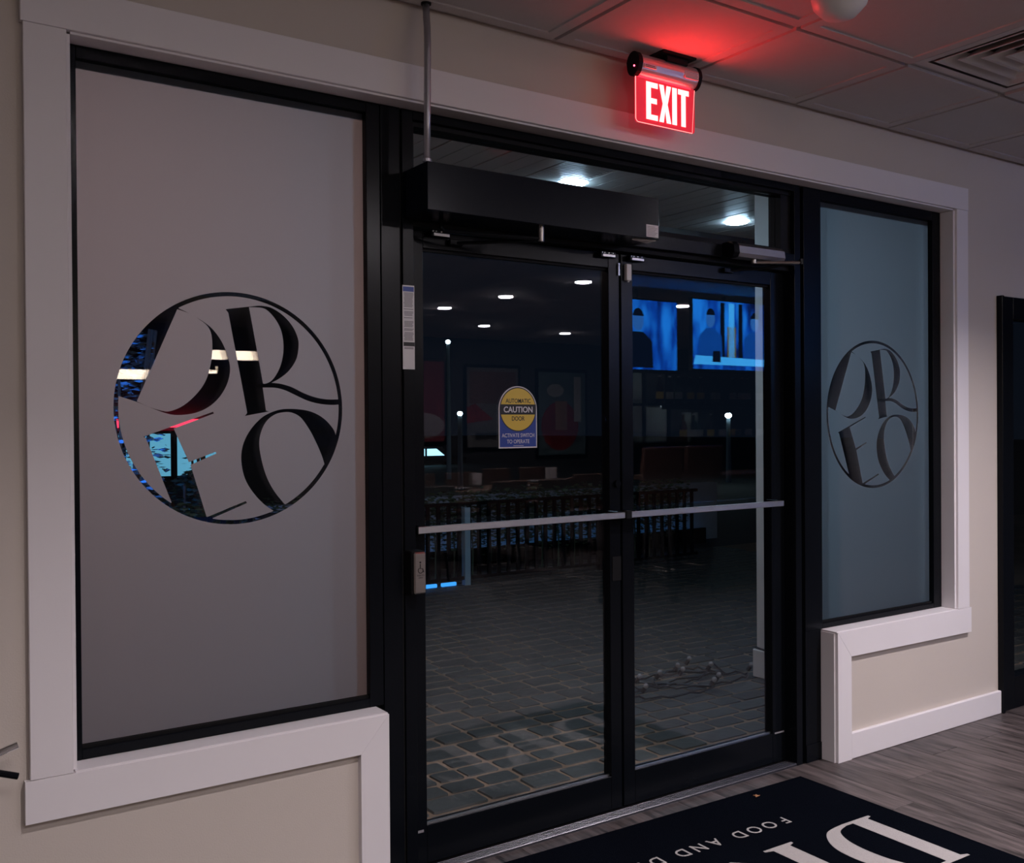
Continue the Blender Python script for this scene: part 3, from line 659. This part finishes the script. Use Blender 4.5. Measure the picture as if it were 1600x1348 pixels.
# ------------------------------------------------------------------ outside: paving, soffit, column
gnd = struct(box('pavement', MORTAR, -6, 16, .2, 5.6, -.08, -.0055), 'grey stone paving outside the doors')
random.seed(11)
cells = []
y = .2; r = 0
while y < 5.6:
    hgt = random.choice((.125, .14, .14, .16)); x = -1.0 + random.random() * .2
    while x < 8.5:
        L = random.choice((.13, .17, .2, .22, .26)); cells.append((x, y, L, hgt)); x += L
    y += hgt; r += 1
def paver_mesh(L, hgt, seed):
    rnd = random.Random(seed); b = bmesh.new(); g = .0085; c = .010
    base = [(-L / 2 + g + c, -hgt / 2 + g), (L / 2 - g - c, -hgt / 2 + g), (L / 2 - g, -hgt / 2 + g + c), (L / 2 - g, hgt / 2 - g - c), (L / 2 - g - c, hgt / 2 - g), (-L / 2 + g + c, hgt / 2 - g), (-L / 2 + g, hgt / 2 - g - c), (-L / 2 + g, -hgt / 2 + g + c)]
    base = [(p[0] + rnd.uniform(-.004, .004), p[1] + rnd.uniform(-.004, .004)) for p in base]
    lo = [b.verts.new((p[0], p[1], -.03)) for p in base]; mi = [b.verts.new((p[0], p[1], -.006)) for p in base]; hi = [b.verts.new((p[0] * .965, p[1] * .95, rnd.uniform(-.0015, .001))) for p in base]
    for q, s in ((lo, mi), (mi, hi)):
        for k in range(8): b.faces.new((q[k], q[(k + 1) % 8], s[(k + 1) % 8], s[k]))
    b.faces.new(hi); bmesh.ops.recalc_face_normals(b, faces=b.faces)
    me = bpy.data.meshes.new('paver'); b.to_mesh(me); b.free(); me.materials.append(PAVER); return me
pv = {}
def seen(c):
    x, y = c[0], c[1]
    return 1.3 * (y + 2.7) / 2.85 * .55 < x and x < (y + 2.75) * 1.2
vis = sorted([c for c in cells if seen(c)], key=lambda c: math.hypot(c[0], c[1] + 2.72))[:295]
vset = set(vis); fieldb = bmesh.new()
for c in cells:
    x, y, L, hgt = c; key = (L, hgt, random.randrange(2))
    if key not in pv: pv[key] = paver_mesh(*key)
    dz = random.uniform(-.003, .002)
    if c in vset:
        o = bpy.data.objects.new('paver', pv[key]); COL.objects.link(o); o.parent = gnd; o.location = (x + L / 2, y + hgt / 2, dz)
    else:
        n0 = len(fieldb.verts); fieldb.from_mesh(pv[key]); fieldb.verts.ensure_lookup_table(); bmesh.ops.translate(fieldb, vec=(x + L / 2, y + hgt / 2, dz), verts=fieldb.verts[n0:])
me = bpy.data.meshes.new('paver_field'); fieldb.to_mesh(me); fieldb.free(); me.materials.append(PAVER)
o = bpy.data.objects.new('paver_field', me); COL.objects.link(o); o.parent = gnd; o['kind'] = 'stuff'
struct(box('ground', mat('asphalt', (.03, .032, .035), .8, noise=.3), -60, 80, 5.6, 120, -.3, -.05))
# soffit: metal panels running away from the wall
SZ = 2.80
so = struct(box('soffit', BLACKF, -3, 12, .22, 2.36, SZ + .012, SZ + .05), 'ribbed metal soffit outside above the doors')
PWS = .345
for k in range(-8, 24):
    x = 2.445 + k * PWS
    if k == 2:
        continue
    b = MB()
    for q in range(3): b.box(x + .007 + q * .112, x + .007 + (q + 1) * .112 - .005, .22, 2.36, SZ, SZ + .011, .0015)
    b.build('soffit_panel', SOFFIT, so)
x = 2.445 + 2 * PWS
b = MB().box(x + .004, x + .02, .22, 2.36, SZ, SZ + .011).box(x + PWS - .02, x + PWS - .004, .22, 2.36, SZ, SZ + .011)
yy = .24
while yy < 2.33: b.box(x + .02, x + PWS - .02, yy, yy + .016, SZ, SZ + .006); yy += .028
b.build('vent_panel', SOFFIT, so)
struct(box('fascia', BLACKF, -3, 12, 2.36, 2.42, SZ - .05, SZ + .2))
SD = emis('soffit_lens', (.54, .84, 1.10), SOFF_L)
for x, y, lab in ((3.438, 1.705, 'round soffit light outside just above the opener box'), (5.033, 1.968, 'round soffit light outside seen at the right of the transom'), (2.0, 1.80, 'round soffit light outside hidden behind the post')):
    downlight(x, y, SZ, lab, 'soffit lights', SD, .074, 'soffit_light')
downlight(.60, 1.72, SZ, 'round warm soffit light added outside to backlight the left window film', 'soffit lights', emis('added_warm_lens', (1.0, .61, .52), SOFF_L * 2.2), .074, 'soffit_light')  # unseen warm lamp added to brighten the left film from behind
co = thing('column', (4.46, 1.03, 0), 'square white column standing outside right of the doors', 'column')
MB().box(4.325, 4.60, .90, 1.175, .16, SZ - .001, .004).build('shaft', COLUMN, co)
MB().box(4.308, 4.62, .88, 1.192, 0, .16, .006).build('plinth', COLUMN, co)
tag(MB().tube([(4.36, 1.1775, .165), (4.32, 1.178, .168), (4.3175, 1.1, .161), (4.318, .97, .167), (4.319, .90, .17)], .006).build('column_cable', INK), 'thin black cable around the foot of the white column', 'cable')
# string lights lying on the paving
sl = thing('string_lights', (3.9, 1.3, 0), 'tangled black string light cable with clear bulbs on the paving', 'string lights')
random.seed(5)
pts = []
for k in range(90):
    t = k / 89; a = t * 5.6 * math.pi
    pts.append((3.90 + .30 * math.cos(a) * (1 - .25 * math.sin(a * .37)) - .12 * math.sin(a * .5), 1.30 + .13 * math.sin(a) + .10 * math.sin(a * .31), .012 + .006 * (k % 3)))
pts = [(4.33, 1.52, .01)] + pts + [(3.62, 1.5, .01), (3.52, 1.42, .01)]
MB().tube(pts, .006, 6).build('cable', INK, sl)
for k in (6, 17, 29, 38, 46, 55, 63, 71, 80, 88):
    p = Vector(pts[k + 1]) + Vector((.02, .0, .018))
    s = MB().cyl(p, p + Vector((.012, -.008, .022)), .012, n=10).build('socket', INK, sl)
    MB().sphere(p + Vector((.017, -.012, .034)), .0145, 10, 8).build('bulb', mat('bulb_glassy', (.30, .31, .32), .05, spec=1.0), s, True)

# railing with hedge, blue light strip behind it
FYD = 4.95
ra = thing('railing', (5.0, FYD, 0), 'dark picket railing at the far side of the paving', 'railing')
box('top_rail', BLACK, 2.0, 7.6, FYD - .015, FYD + .015, .72, .75, ra)
box('bottom_rail', BLACK, 2.0, 7.6, FYD - .015, FYD + .015, .05, .08, ra)
for k in range(52): box('picket', BLACK, 2.05 + k * .107, 2.085 + k * .107, FYD - .01, FYD + .01, .08, .72, ra)
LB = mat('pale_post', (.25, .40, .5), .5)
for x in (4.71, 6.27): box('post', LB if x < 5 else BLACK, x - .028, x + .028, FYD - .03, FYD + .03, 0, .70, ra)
hg = thing('hedge', (5.0, FYD + .22, 0), 'low leafy hedge growing along the railing', 'hedge')
random.seed(21)
lv = bmesh.new()
for k in range(13000):
    c = Vector((random.uniform(2.0, 7.6), FYD + random.uniform(.06, .38), random.triangular(.22, .86, .66)))
    m = Matrix.Translation(c) @ Matrix.Rotation(random.uniform(0, 6.28), 4, 'Z') @ Matrix.Rotation(random.uniform(-1.2, 1.2), 4, 'X')
    s = random.uniform(.018, .034)
    vs_ = [lv.verts.new(m @ Vector(p)) for p in ((-s, 0, 0), (0, -s * .45, 0), (s * 1.3, 0, .006), (0, s * .45, 0))]
    lv.faces.new(vs_)
me = bpy.data.meshes.new('foliage'); lv.to_mesh(me); lv.free(); me.materials.append(LEAFM)
o = bpy.data.objects.new('foliage', me); COL.objects.link(o); o.parent = hg; o.location = -Vector(hg.location); o['kind'] = 'stuff'
stm = MB()
for k in range(28): stm.tube([(2.1 + k * .2, FYD + .2, 0), (2.12 + k * .2, FYD + .22, .3), (2.08 + k * .2, FYD + .2, .6)], .008, 5)
stm.build('stems', LEAFM, hg)
LSB = emis('strip_blue', (.03, .25, .75), 1.0)
for x0, x1, lab in ((4.22, 4.42, 'short blue light strip on the ground behind the railing, left'), (4.47, 4.62, 'short blue light strip on the ground behind the railing, right')):
    tag(MB().box(x0, x1, FYD + .02, FYD + .05, .0, .03, .004).build('light_strip', LSB), lab, 'light strip', 'blue ground lights')
gw = struct(box('wall_added', mat('added_wall_render', (.35, .4, .45), .8, noise=.2), 3.2, 9.5, 6.5, 6.6, -.1, .68), 'low pale wall added behind the hedge to catch blue light')  # wall added as a blue lit backdrop for the hedge gaps
gl = thing('added_light_bar', (6.0, 6.3, 0), 'long hidden blue light bar added behind the hedge to light the low wall', 'light bar')
box('housing', BLACKF, 3.6, 9.0, 6.20, 6.24, -.05, .14, gl, .004); box('lens', emis('bar_blue', (.05, .36, 1.0), .5), 3.62, 8.98, 6.241, 6.25, .02, .10, gl)  # bar added to throw blue on the wall, lens kept out of sight
# far glow: street lamps
LAMP = emis('street_lens', (.62, .90, 1.0), 45.0)
def lamp_post(px, py_, hgt, r, lab, lit=True):
    t = thing('lamp_post', (px, py_, -.05), lab, 'lamp post')
    MB().cyl((px, py_, -.05), (px, py_, hgt - r), .07, .05, 10).build('pole', mat('pole_pale', (.35, .45, .55), .5), t)
    MB().sphere((px, py_, hgt), r, 14, 10, (1, 1, .8)).build('globe', LAMP, t)
    MB().cyl((px, py_, hgt + r * .7), (px, py_, hgt + r * .95), r * .8, r * .5, 12).build('cap', BLACKF, t)
    return t
for (px, py_, hz_, r, lab) in ((11.964, 17.0, 1.711, .06, 'low lamp post with bright cyan globe seen through the left door'), (18.675, 15.0, 1.639, .08, 'lamp post with bright cyan globe seen through the right door'), (14.026, 21.0, 3.745, .065, 'tall lamp post with small cyan globe seen high through the left door')):
    lamp_post(px, py_, hz_, r, lab)
# parked car with lit windows far behind the railing
car = thing('parked_car', (18.6, 30.3, -.05), 'distant parked car with lit cyan windows seen low at the left door edge', 'car')
CARB = mat('car_paint', (.03, .035, .045), .3)
CX = 16.2
MB().prism([(CX, -.02), (CX + 3.9, -.02), (CX + 3.95, .2), (CX + 3.2, .26), (CX + 2.85, .62), (CX + .9, .66), (CX + .3, .3), (CX - .05, .26)], 'y', 30.0, 31.3).build('body', CARB, car)
CW = emis('car_window', (.35, .75, 1.0), 1.1)
for x0, x1, s0 in ((CX + .9, CX + 1.45, .2), (CX + 1.55, CX + 2.1, .0), (CX + 2.2, CX + 2.6, -.2)):
    MB().prism([(x0 - s0 * 0, .3), (x1 + (.35 if s0 < 0 else 0), .3), (x1, .56), (x0 + max(s0, 0), .56)], 'y', 29.98, 30.02).build('window', CW, car)
for x in (CX + .75, CX + 3.1): MB().cyl((x, 29.98, .0), (x, 30.2, .0), .16, n=16).build('wheel', BLACKF, car)
# far building with a lit shop window, red sign band and shrubs in front, seen through the left logo
fb = thing('far_building', (3.5, 12.4, 0), 'dark building with a lit cyan shop window seen through the left logo', 'building')
DW = mat('night_wall', (.05, .055, .065), .8, noise=.2)
MB().box(-6, 7.5, 12.2, 13.2, -.1, 3.4).build('wall', DW, fb)
CY = emis('shop_cyan', (.12, .42, .62), .5)
for k, x in enumerate((2.7, 3.42, 4.14)):
    f = MB().box(x - .03, x + .69, 12.14, 12.21, .68, 1.40, .01).build('window', BLACK, fb)
    MB().box(x + .02, x + .64, 12.12, 12.145, .73, 1.35).build('pane', CY, f)
    MB().box(x + .30, x + .34, 12.10, 12.13, .73, 1.35).build('mullion', BLACK, f)
for x0, x1 in ((3.05, 3.55), (3.72, 4.6)): MB().box(x0, x1, 12.1, 12.2, 1.44, 1.56, .01).build('red_sign_band', emis('sign_red', (1.0, .03, .07), 1.6), fb)
def shrub(x, y, z0, z1, rad, n, seed, lab):
    t = thing('shrub', (x, y, z0), lab, 'shrub'); rnd = random.Random(seed)
    bm = bmesh.new()
    for k in range(n):
        a = rnd.uniform(0, 6.28); h = rnd.uniform(0, 1); rr_ = rad * (math.sin(math.pi * min(1, h * .8 + .18))) ** .7 * math.sqrt(rnd.random())
        c = Vector((x + rr_ * math.cos(a), y + rr_ * math.sin(a), z0 + .15 + h * (z1 - z0 - .15)))
        m = Matrix.Translation(c) @ Matrix.Rotation(rnd.uniform(0, 6.28), 4, 'Z') @ Matrix.Rotation(rnd.uniform(-1.3, 1.3), 4, 'X'); s = rnd.uniform(.025, .05)
        bm.faces.new([bm.verts.new(m @ Vector(p)) for p in ((-s, 0, 0), (0, -s * .4, 0), (s * 1.4, 0, 0), (0, s * .4, 0))])
    me = bpy.data.meshes.new('foliage'); bm.to_mesh(me); bm.free(); me.materials.append(mat('leaf_silver', (.22, .30, .32), .6, noise=.3) if seed == 3 else LEAFM)
    o = bpy.data.objects.new('foliage', me); COL.objects.link(o); o.parent = t; o.location = -Vector(t.location); o['kind'] = 'stuff'
    b = MB()
    for k in range(7):
        a = rnd.uniform(0, 6.28); b.tube([(x, y, z0), (x + .3 * rad * math.cos(a), y + .3 * rad * math.sin(a), (z0 + z1) / 2), (x + .7 * rad * math.cos(a + .5), y + .7 * rad * math.sin(a + .5), z0 + .9 * (z1 - z0))], .012, 5)
    b.build('stems', WOOD, t); return t
shrub(2.80, 6.75, -.05, 1.02, .42, 900, 1, 'dark bush outside in front of the lit shop window')
shrub(3.1, 7.4, -.05, 1.32, .35, 240, 2, 'sparse twiggy bush against the lit shop window')
shrub(2.02, 5.85, -.05, 2.5, .3, 1300, 3, 'tall blue lit shrub outside behind the left logo')
bl = thing('added_floodlight', (1.72, 4.6, 0), 'small unseen blue floodlight added to light the tall shrub', 'lamp')  # lamp added to turn the tall shrub blue
MB().box(1.66, 1.78, 4.56, 4.64, 0, .1, .01).build('housing', BLACKF, bl)
MB().box(1.60, 1.84, 4.545, 4.555, .05, .24).box(1.60, 1.61, 4.555, 4.64, .05, .24).box(1.83, 1.84, 4.555, 4.64, .05, .24).build('added_hood', BLACKF, bl)  # hood added to keep the flood's blue off the soffit
MB().box(1.67, 1.77, 4.57, 4.63, .1, .104).build('lens', emis('flood_blue', (.02, .20, 1.0), 2600), bl)

# ------------------------------------------------------------------ inside the room, behind the viewer (seen in the reflections)
PW_ = emis('pendant_glow', (1.0, .80, .62), PEND_L)
def bar_pendant(x0, x1, y, z, lab):
    t = thing('linear_pendant', ((x0 + x1) / 2, y, z), lab, 'pendant lamp', 'linear pendants')
    MB().box(x0, x1, y - .025, y + .025, z, z + .07, .004).build('diffuser', PW_, t)
    MB().box(x0 - .005, x1 + .005, y - .03, y + .03, z + .07, z + .09, .002).build('top_cover', BLACKF, t)
    for x in (x0 + .06, x1 - .06): MB().cyl((x, y, z + .09), (x, y, CZ - .007), .003, n=6).build('cord', BLACKF, t)
bar_pendant(1.30, 2.02, -4.72, 1.80, 'warm linear pendant lamp, lower left of the pair reflected in the logo')
bar_pendant(2.33, 2.86, -4.72, 1.965, 'warm linear pendant lamp, upper right of the pair reflected in the logo')
bar_pendant(2.6, 3.3, -7.4, 2.0, 'warm linear pendant lamp further back in the room')
BULB = emis('dome_glow', (1.0, .78, .58), 14)
for x, lab in ((2.25, 'small round pendant reflected left in the logo'), (2.72, 'small round pendant reflected right in the logo')):
    t = thing('dome_pendant', (x, -6.0, 1.93), lab, 'pendant lamp', 'dome pendants')
    MB().lathe([(.13, 0), (.12, .05), (.05, .1), (.012, .12), (.012, .16)], (x, -6, 1.95), 20).build('shade', BLACK, t)
    MB().cyl((x, -6, 1.952), (x, -6, 1.957), .12, n=20).build('diffuser', BULB, t)
    MB().cyl((x, -6, 2.1), (x, -6, CZ - .007), .003, n=6).build('cord', BLACKF, t)
# television screens above the bar, picture from procedural colour
def screen_mat(name, seed):
    m = bpy.data.materials.new(name); m.use_nodes = True; nt = m.node_tree; nt.nodes.clear()
    tc = nt.nodes.new('ShaderNodeTexCoord'); mp = nt.nodes.new('ShaderNodeMapping'); mp.inputs['Location'].default_value = (seed, seed * 2, 0); mp.inputs['Scale'].default_value = (3.2, 1, 1.1)
    nz = nt.nodes.new('ShaderNodeTexNoise'); nz.inputs['Scale'].default_value = 1.8; nz.inputs['Detail'].default_value = 3
    cr = nt.nodes.new('ShaderNodeValToRGB'); e = cr.color_ramp.elements
    e[0].position = .36; e[0].color = (0, .004, .05, 1); e[1].position = .66; e[1].color = (.012, .24, .95, 1)
    x = cr.color_ramp.elements.new(.5); x.color = (.001, .06, .45, 1)
    em = nt.nodes.new('ShaderNodeEmission'); em.inputs[1].default_value = TV_L; o = nt.nodes.new('ShaderNodeOutputMaterial')
    nt.links.new(tc.outputs['Object'], mp.inputs[0]); nt.links.new(mp.outputs[0], nz.inputs[0]); nt.links.new(nz.outputs[0], cr.inputs[0]); nt.links.new(cr.outputs[0], em.inputs[0]); nt.links.new(em.outputs[0], o.inputs[0])
    return m
def flat(parent, name, m, pts, y):  # flat shape on a picture, facing +Y
    return MB().prism(pts, 'y', y, y + .0015).build(name, m, parent)
def television(x0, x1, z0, z1, y, seed, lab):
    t = thing('television', ((x0 + x1) / 2, y, z0), lab, 'television', 'screens over the bar')
    MB().box(x0 - .015, x1 + .015, y - .05, y, z0 - .02, z1 + .015, .004).build('case', BLACKF, t)
    s = MB().box(x0, x1, y, y + .003, z0, z1).build('screen', screen_mat('screen_%d' % seed, seed), t)
    MB().box((x0 + x1) / 2 - .1, (x0 + x1) / 2 + .1, y - .14, y - .05, (z0 + z1) / 2 - .1, (z0 + z1) / 2 + .1).build('mount', BLACKF, t)
    MB().cyl(((x0 + x1) / 2, y - .1, (z0 + z1) / 2), ((x0 + x1) / 2, y - .1, CZ - .007), .02, n=10).build('pole', BLACKF, t)
    return t, s
TY = -4.12
SK = emis('tv_dark', (.001, .01, .05), 1.0); SB = emis('tv_blue', (.004, .10, .55), TV_L * .6); SC = emis('tv_cyan', (.05, .42, 1), TV_L * 1.1); SY = emis('tv_olive', (.25, .22, .02), TV_L * .45); SS = emis('tv_skin', (.03, .17, .6), TV_L * .8)
t1, s1_ = television(5.93, 6.80, 1.96, 2.62, TY, 3, 'left bar television showing one presenter in a dark top')
t2, s2_ = television(7.02, 8.09, 1.985, 2.675, TY, 8, 'right bar television showing two presenters at a desk')
def person_pic(parent, x, z, k, top, y, side=1):
    flat(parent, 'picture_torso', top, [(x - .15 * k, z), (x + .15 * k, z), (x + .14 * k, z + .20 * k), (x + .05 * k, z + .27 * k), (x - .05 * k, z + .27 * k), (x - .14 * k, z + .20 * k)], y)
    flat(parent, 'picture_head', SS, [(x + .055 * k * math.cos(a), z + .35 * k + .075 * k * math.sin(a)) for a in [math.radians(q * 24) for q in range(15)]], y)
    flat(parent, 'picture_hair', SK, [(x + .06 * k * math.cos(a), z + .37 * k + .078 * k * math.sin(a)) for a in [math.radians(q * 15) for q in range(1, 12)]], y + .0016)
person_pic(t1, 6.30, 1.98, 1.25, SK, TY + .0035)
flat(t1, 'picture_bar', SC, [(6.05, 1.965), (6.2, 1.965), (6.2, 2.0), (6.05, 2.0)], TY + .0035)
for x0, x1, m in ((7.40, 7.46, SK), (7.50, 7.62, SY), (7.66, 7.72, SK), (7.52, 7.6, SC)):
    flat(t2, 'picture_drape', m, [(x0, 2.10), (x1, 2.10), (x1, 2.66 if m != SY else 2.42), (x0, 2.66 if m != SY else 2.42)], TY + (.0034 if m != SC else .0052) if m != SC else TY + .0034)
person_pic(t2, 7.26, 2.10, 1.1, SB, TY + .0035); person_pic(t2, 7.90, 2.09, 1.1, SB, TY + .0035)
flat(t2, 'picture_desk', SC, [(7.02, 2.03), (8.09, 2.03), (8.05, 2.10), (7.05, 2.12)], TY + .0055)
flat(t2, 'picture_laptop', SK, [(7.28, 2.06), (7.40, 2.06), (7.39, 2.17), (7.29, 2.17)], TY + .0072)
# back bar with shelves, bottles, pale panels and counter
bb = thing('back_bar', (7.6, -4.5, 0), 'dark back bar shelving under the televisions', 'bar shelving')
box('back_board', DARKWALL, 6.3, 8.9, -4.62, -4.58, 0, 2.02, bb)
for z, zl in ((.95, 'lowest'), (1.235, 'second'), (1.62, 'third'), (1.975, 'topmost')):
    t = thing('bar_shelf', (7.6, -4.45, z), '%s long black shelf on the back bar board' % zl, 'shelf', 'shelves of the back bar')
    box('board', BLACK, 6.3, 8.9, -4.539, -4.32, z, z + .025, t, .003)
    if z > 1.5:
        x0, x1 = (6.36, 7.07) if z > 1.8 else (6.79, 7.55)
        box('added_lip', BLACK, x0, x1, -4.33, -4.32, z - .035, z, t)  # lip added to hide the strip below the shelf
        box('light_strip', emis('added_shelf_glow', (.75, .92, 1.0), 9), x0 + .01, x1 - .01, -4.352, -4.340, z - .012, z - .001, t)  # strip added to brighten the pale panels in the reflection
for x in (6.3, 6.74, 7.075, 8.865): box('upright', BLACK, x, x + .035, -4.58, -4.54, 0, 2.01, bb, .002)
PALE = mat('pale_panel', (.7, .76, .8), .6)
for x0, x1, z1 in ((6.36, 6.735, 1.96), (6.785, 7.07, 1.61), (7.30, 7.42, 1.56), (7.48, 7.52, 1.56)): box('pale_panel', PALE, x0, x1, -4.575, -4.56, 1.265, z1, bb)
BOTM = [glass('bottle_green', 1.5, (.25, .5, .3)), glass('bottle_amber', 1.5, (.6, .3, .1)), CLEAR]
def bottle_proto(i):
    t = thing('bottle', (0, 0, 0), 'glass bottle', 'bottle', 'bottles on the back bar')
    MB().lathe([(0, 0), (.036, 0), (.038, .01), (.038, .16), (.03, .19), (.013, .22), (.013, .27), (0, .272)], n=14).build('body', BOTM[i], t, True)
    MB().lathe([(0, .268), (.015, .268), (.015, .285), (0, .286)], n=10).build('cap', [WHITE, STEEL, INK][i], t)
    MB().lathe([(.0385, .05), (.0385, .12)], n=14).build('label', [PAPER, YELLOW, PAPER][i], t)
    return t
random.seed(9)
protos = [bottle_proto(i) for i in range(3)]; used = [0, 0, 0]
NAMES = ['green', 'amber', 'clear']; ORD = ['first', 'second', 'third', 'fourth', 'fifth', 'sixth', 'seventh', 'eighth', 'ninth', 'tenth']
for z, zl in ((1.26, 'middle'), (1.645, 'upper')):
    x = 7.2 if z < 1.5 else 6.86; cnt = [0, 0, 0]
    while x < 8.75:
        i = random.randrange(3); loc = (x, -4.46 + random.uniform(-.04, .04), z)
        cnt[i] += 1; lab = '%s %s glass bottle from the left on the %s shelf of the back bar' % (ORD[cnt[i] - 1], NAMES[i], zl)
        if used[i]: dup(protos[i], loc, lab)
        else: protos[i].location = loc; protos[i]['label'] = lab; used[i] = 1
        x += random.uniform(.11, .19)
ct = thing('bar_counter', (7.6, -3.7, 0), 'long bar counter below the televisions', 'bar counter')
box('worktop', WOOD, 6.1, 9.1, -3.98, -3.42, .93, .975, ct, .006); box('front', DARKWALL, 6.15, 9.05, -3.9, -3.5, 0, .93, ct)
def stool(x, y, lab):
    t = thing('bar_stool', (x, y, 0), lab, 'bar stool', 'stools at the bar')
    box('seat', LEATHER, x - .2, x + .2, y - .19, y + .19, .70, .77, t, .015)
    MB().box(-.21, .21, -.02, .02, .80, 1.27, .012, Matrix.Translation((x, y + .19, 0)) @ Matrix.Rotation(math.radians(-6), 4, 'X')).build('backrest', LEATHER, t)
    for sx in (-1, 1):
        for sy_ in (-1, 1): MB().cyl((x + sx * .16, y + sy_ * .15, .70), (x + sx * .21, y + sy_ * .2, 0), .014, n=8).build('leg', BLACK, t)
        box('back_post', BLACK, x + sx * .17 - .012, x + sx * .17 + .012, y + .165, y + .185, .72, .9, t)
    MB().tube([(x - .19, y - .18, .25), (x + .19, y - .18, .25), (x + .19, y + .18, .25), (x - .19, y + .18, .25), (x - .19, y - .18, .25)], .01, 6).build('foot_ring', STEEL, t)
stool(5.32, -3.05, 'brown bar stool at the left end of the bar'); stool(5.82, -3.1, 'brown bar stool second from the left end of the bar'); stool(7.3, -3.1, 'brown bar stool at the middle of the bar')
# pictures on the back wall (generic prints)
def poster(x0, x1, z0, z1, base, shapes, lab):
    t = thing('framed_poster', ((x0 + x1) / 2, -9.9, z0), lab, 'poster', 'posters on the back wall')
    MB().box(x0 - .05, x1 + .05, YB, YB + .03, z0 - .05, z1 + .05, .004).build('frame', BLACK, t)
    flat(t, 'print', mat('print_%.1f' % x0, base, .6, noise=.15, nscale=4), [(x0, z0), (x1, z0), (x1, z1), (x0, z1)], YB + .0305)
    for k, (c, pts) in enumerate(shapes): flat(t, 'print_shape', mat('shape_%.1f_%d' % (x0, k), c, .6), [(x0 + p[0] * (x1 - x0), z0 + p[1] * (z1 - z0)) for p in pts], YB + .0322 + .0016 * k)
circ = lambda cx, cy, rx, ry: [(cx + rx * math.cos(math.radians(q * 20)), cy + ry * math.sin(math.radians(q * 20))) for q in range(18)]
poster(6.85, 7.6, 1.2, 2.40, (.28, .04, .05), [((.5, .42, .42), circ(.5, .2, .5, .16))], 'red framed poster with a pale patch, leftmost on the back wall')
poster(8.0, 8.95, 1.1, 2.33, (.20, .20, .20), [((.34, .03, .03), [(0, .3), (.5, .35), (.15, .55), (0, .5)]), ((.18, .10, .09), [(.05, .55), (.95, .55), (.95, .95), (.05, .95)]), ((.05, .05, .05), [(.15, .1), (.6, .1), (.6, .18), (.15, .18)])], 'grey framed poster with red wedge and dark lines, middle of the back wall')
poster(9.35, 10.3, .95, 2.29, (.13, .20, .22), [((.32, .03, .03), circ(.45, .35, .4, .3)), ((.45, .25, .15), [(.35, .3), (.6, .3), (.6, .65), (.35, .65)]), ((.5, .5, .48), circ(.35, .78, .18, .08)), ((.6, .6, .58), [(.75, .4), (.9, .4), (.9, .95), (.75, .95)])], 'teal framed poster with red and orange shapes, rightmost on the back wall')
# dining tables with chairs
def table(x, y, lab):
    t = thing('dining_table', (x, y, 0), lab, 'table', 'dining tables')
    box('table_top', WOOD, x - .55, x + .55, y - .38, y + .38, .735, .77, t, .006)
    MB().cyl((x, y, .02), (x, y, .735), .045, n=14).build('pedestal', BLACK, t); box('foot', BLACK, x - .3, x + .3, y - .25, y + .25, 0, .025, t, .006)
def chair(x, y, s, lab):
    t = thing('dining_chair', (x, y, 0), lab, 'chair', 'dining chairs')
    box('seat', LEATHER, x - .21, x + .21, y - .2, y + .2, .43, .48, t, .01)
    MB().box(-.21, .21, -.015, .015, .52, .9, .01, Matrix.Translation((x, y + s * .2, 0)) @ Matrix.Rotation(-s * .12, 4, 'X')).build('backrest', LEATHER, t)
    for sx in (-1, 1):
        for sy_ in (-1, 1): MB().cyl((x + sx * .17, y + sy_ * .16, .43), (x + sx * .2, y + sy_ * .2, 0), .013, n=8).build('leg', BLACK, t)
        box('back_post', BLACK, x + sx * .17 - .01, x + sx * .17 + .01, y + s * .185 - .01, y + s * .185 + .01, .45, .62, t)
TN = ('nearest the pendants', 'beside the bar', 'before the posters')
for k, (x, y) in enumerate(((4.2, -5.75), (5.75, -6.0), (7.2, -6.6))):
    table(x, y, 'rectangular wooden dining table ' + TN[k])
    for sx in (-.28, .28):
        for s in (-1, 1): chair(x + sx, y + s * .62, s, 'brown dining chair %s %s side of the table %s' % ('left' if sx < 0 else 'right', 'front' if s > 0 else 'rear', TN[k]))
    nh = thing('napkin_holder', (x - .1, y, .77), 'white napkin holder on the table ' + TN[k], 'napkin holder', 'napkin holders')
    box('holder', STEEL, x - .17, x - .03, y - .05, y + .05, .77, .80, nh, .003); box('napkins', PAPER, x - .16, x - .04, y - .04, y + .04, .80, .93, nh, .004)
    for dx in (-.38, .38):
        pl = thing('plate', (x + dx, y + .12, .77), 'white plate at the %s end of the table %s' % ('left' if dx < 0 else 'right', TN[k]), 'plate', 'plates on the tables')
        MB().lathe([(0, .006), (.07, .006), (.12, .02), (.125, .02), (.08, .0), (0, 0)], (x + dx, y + .12, .771), 22).build('dish', WHITE, pl, True)
        MB().lathe([(.072, .008), (.115, .021)], (x + dx, y + .12, .771), 22).build('rim_band', INKG, pl, True)
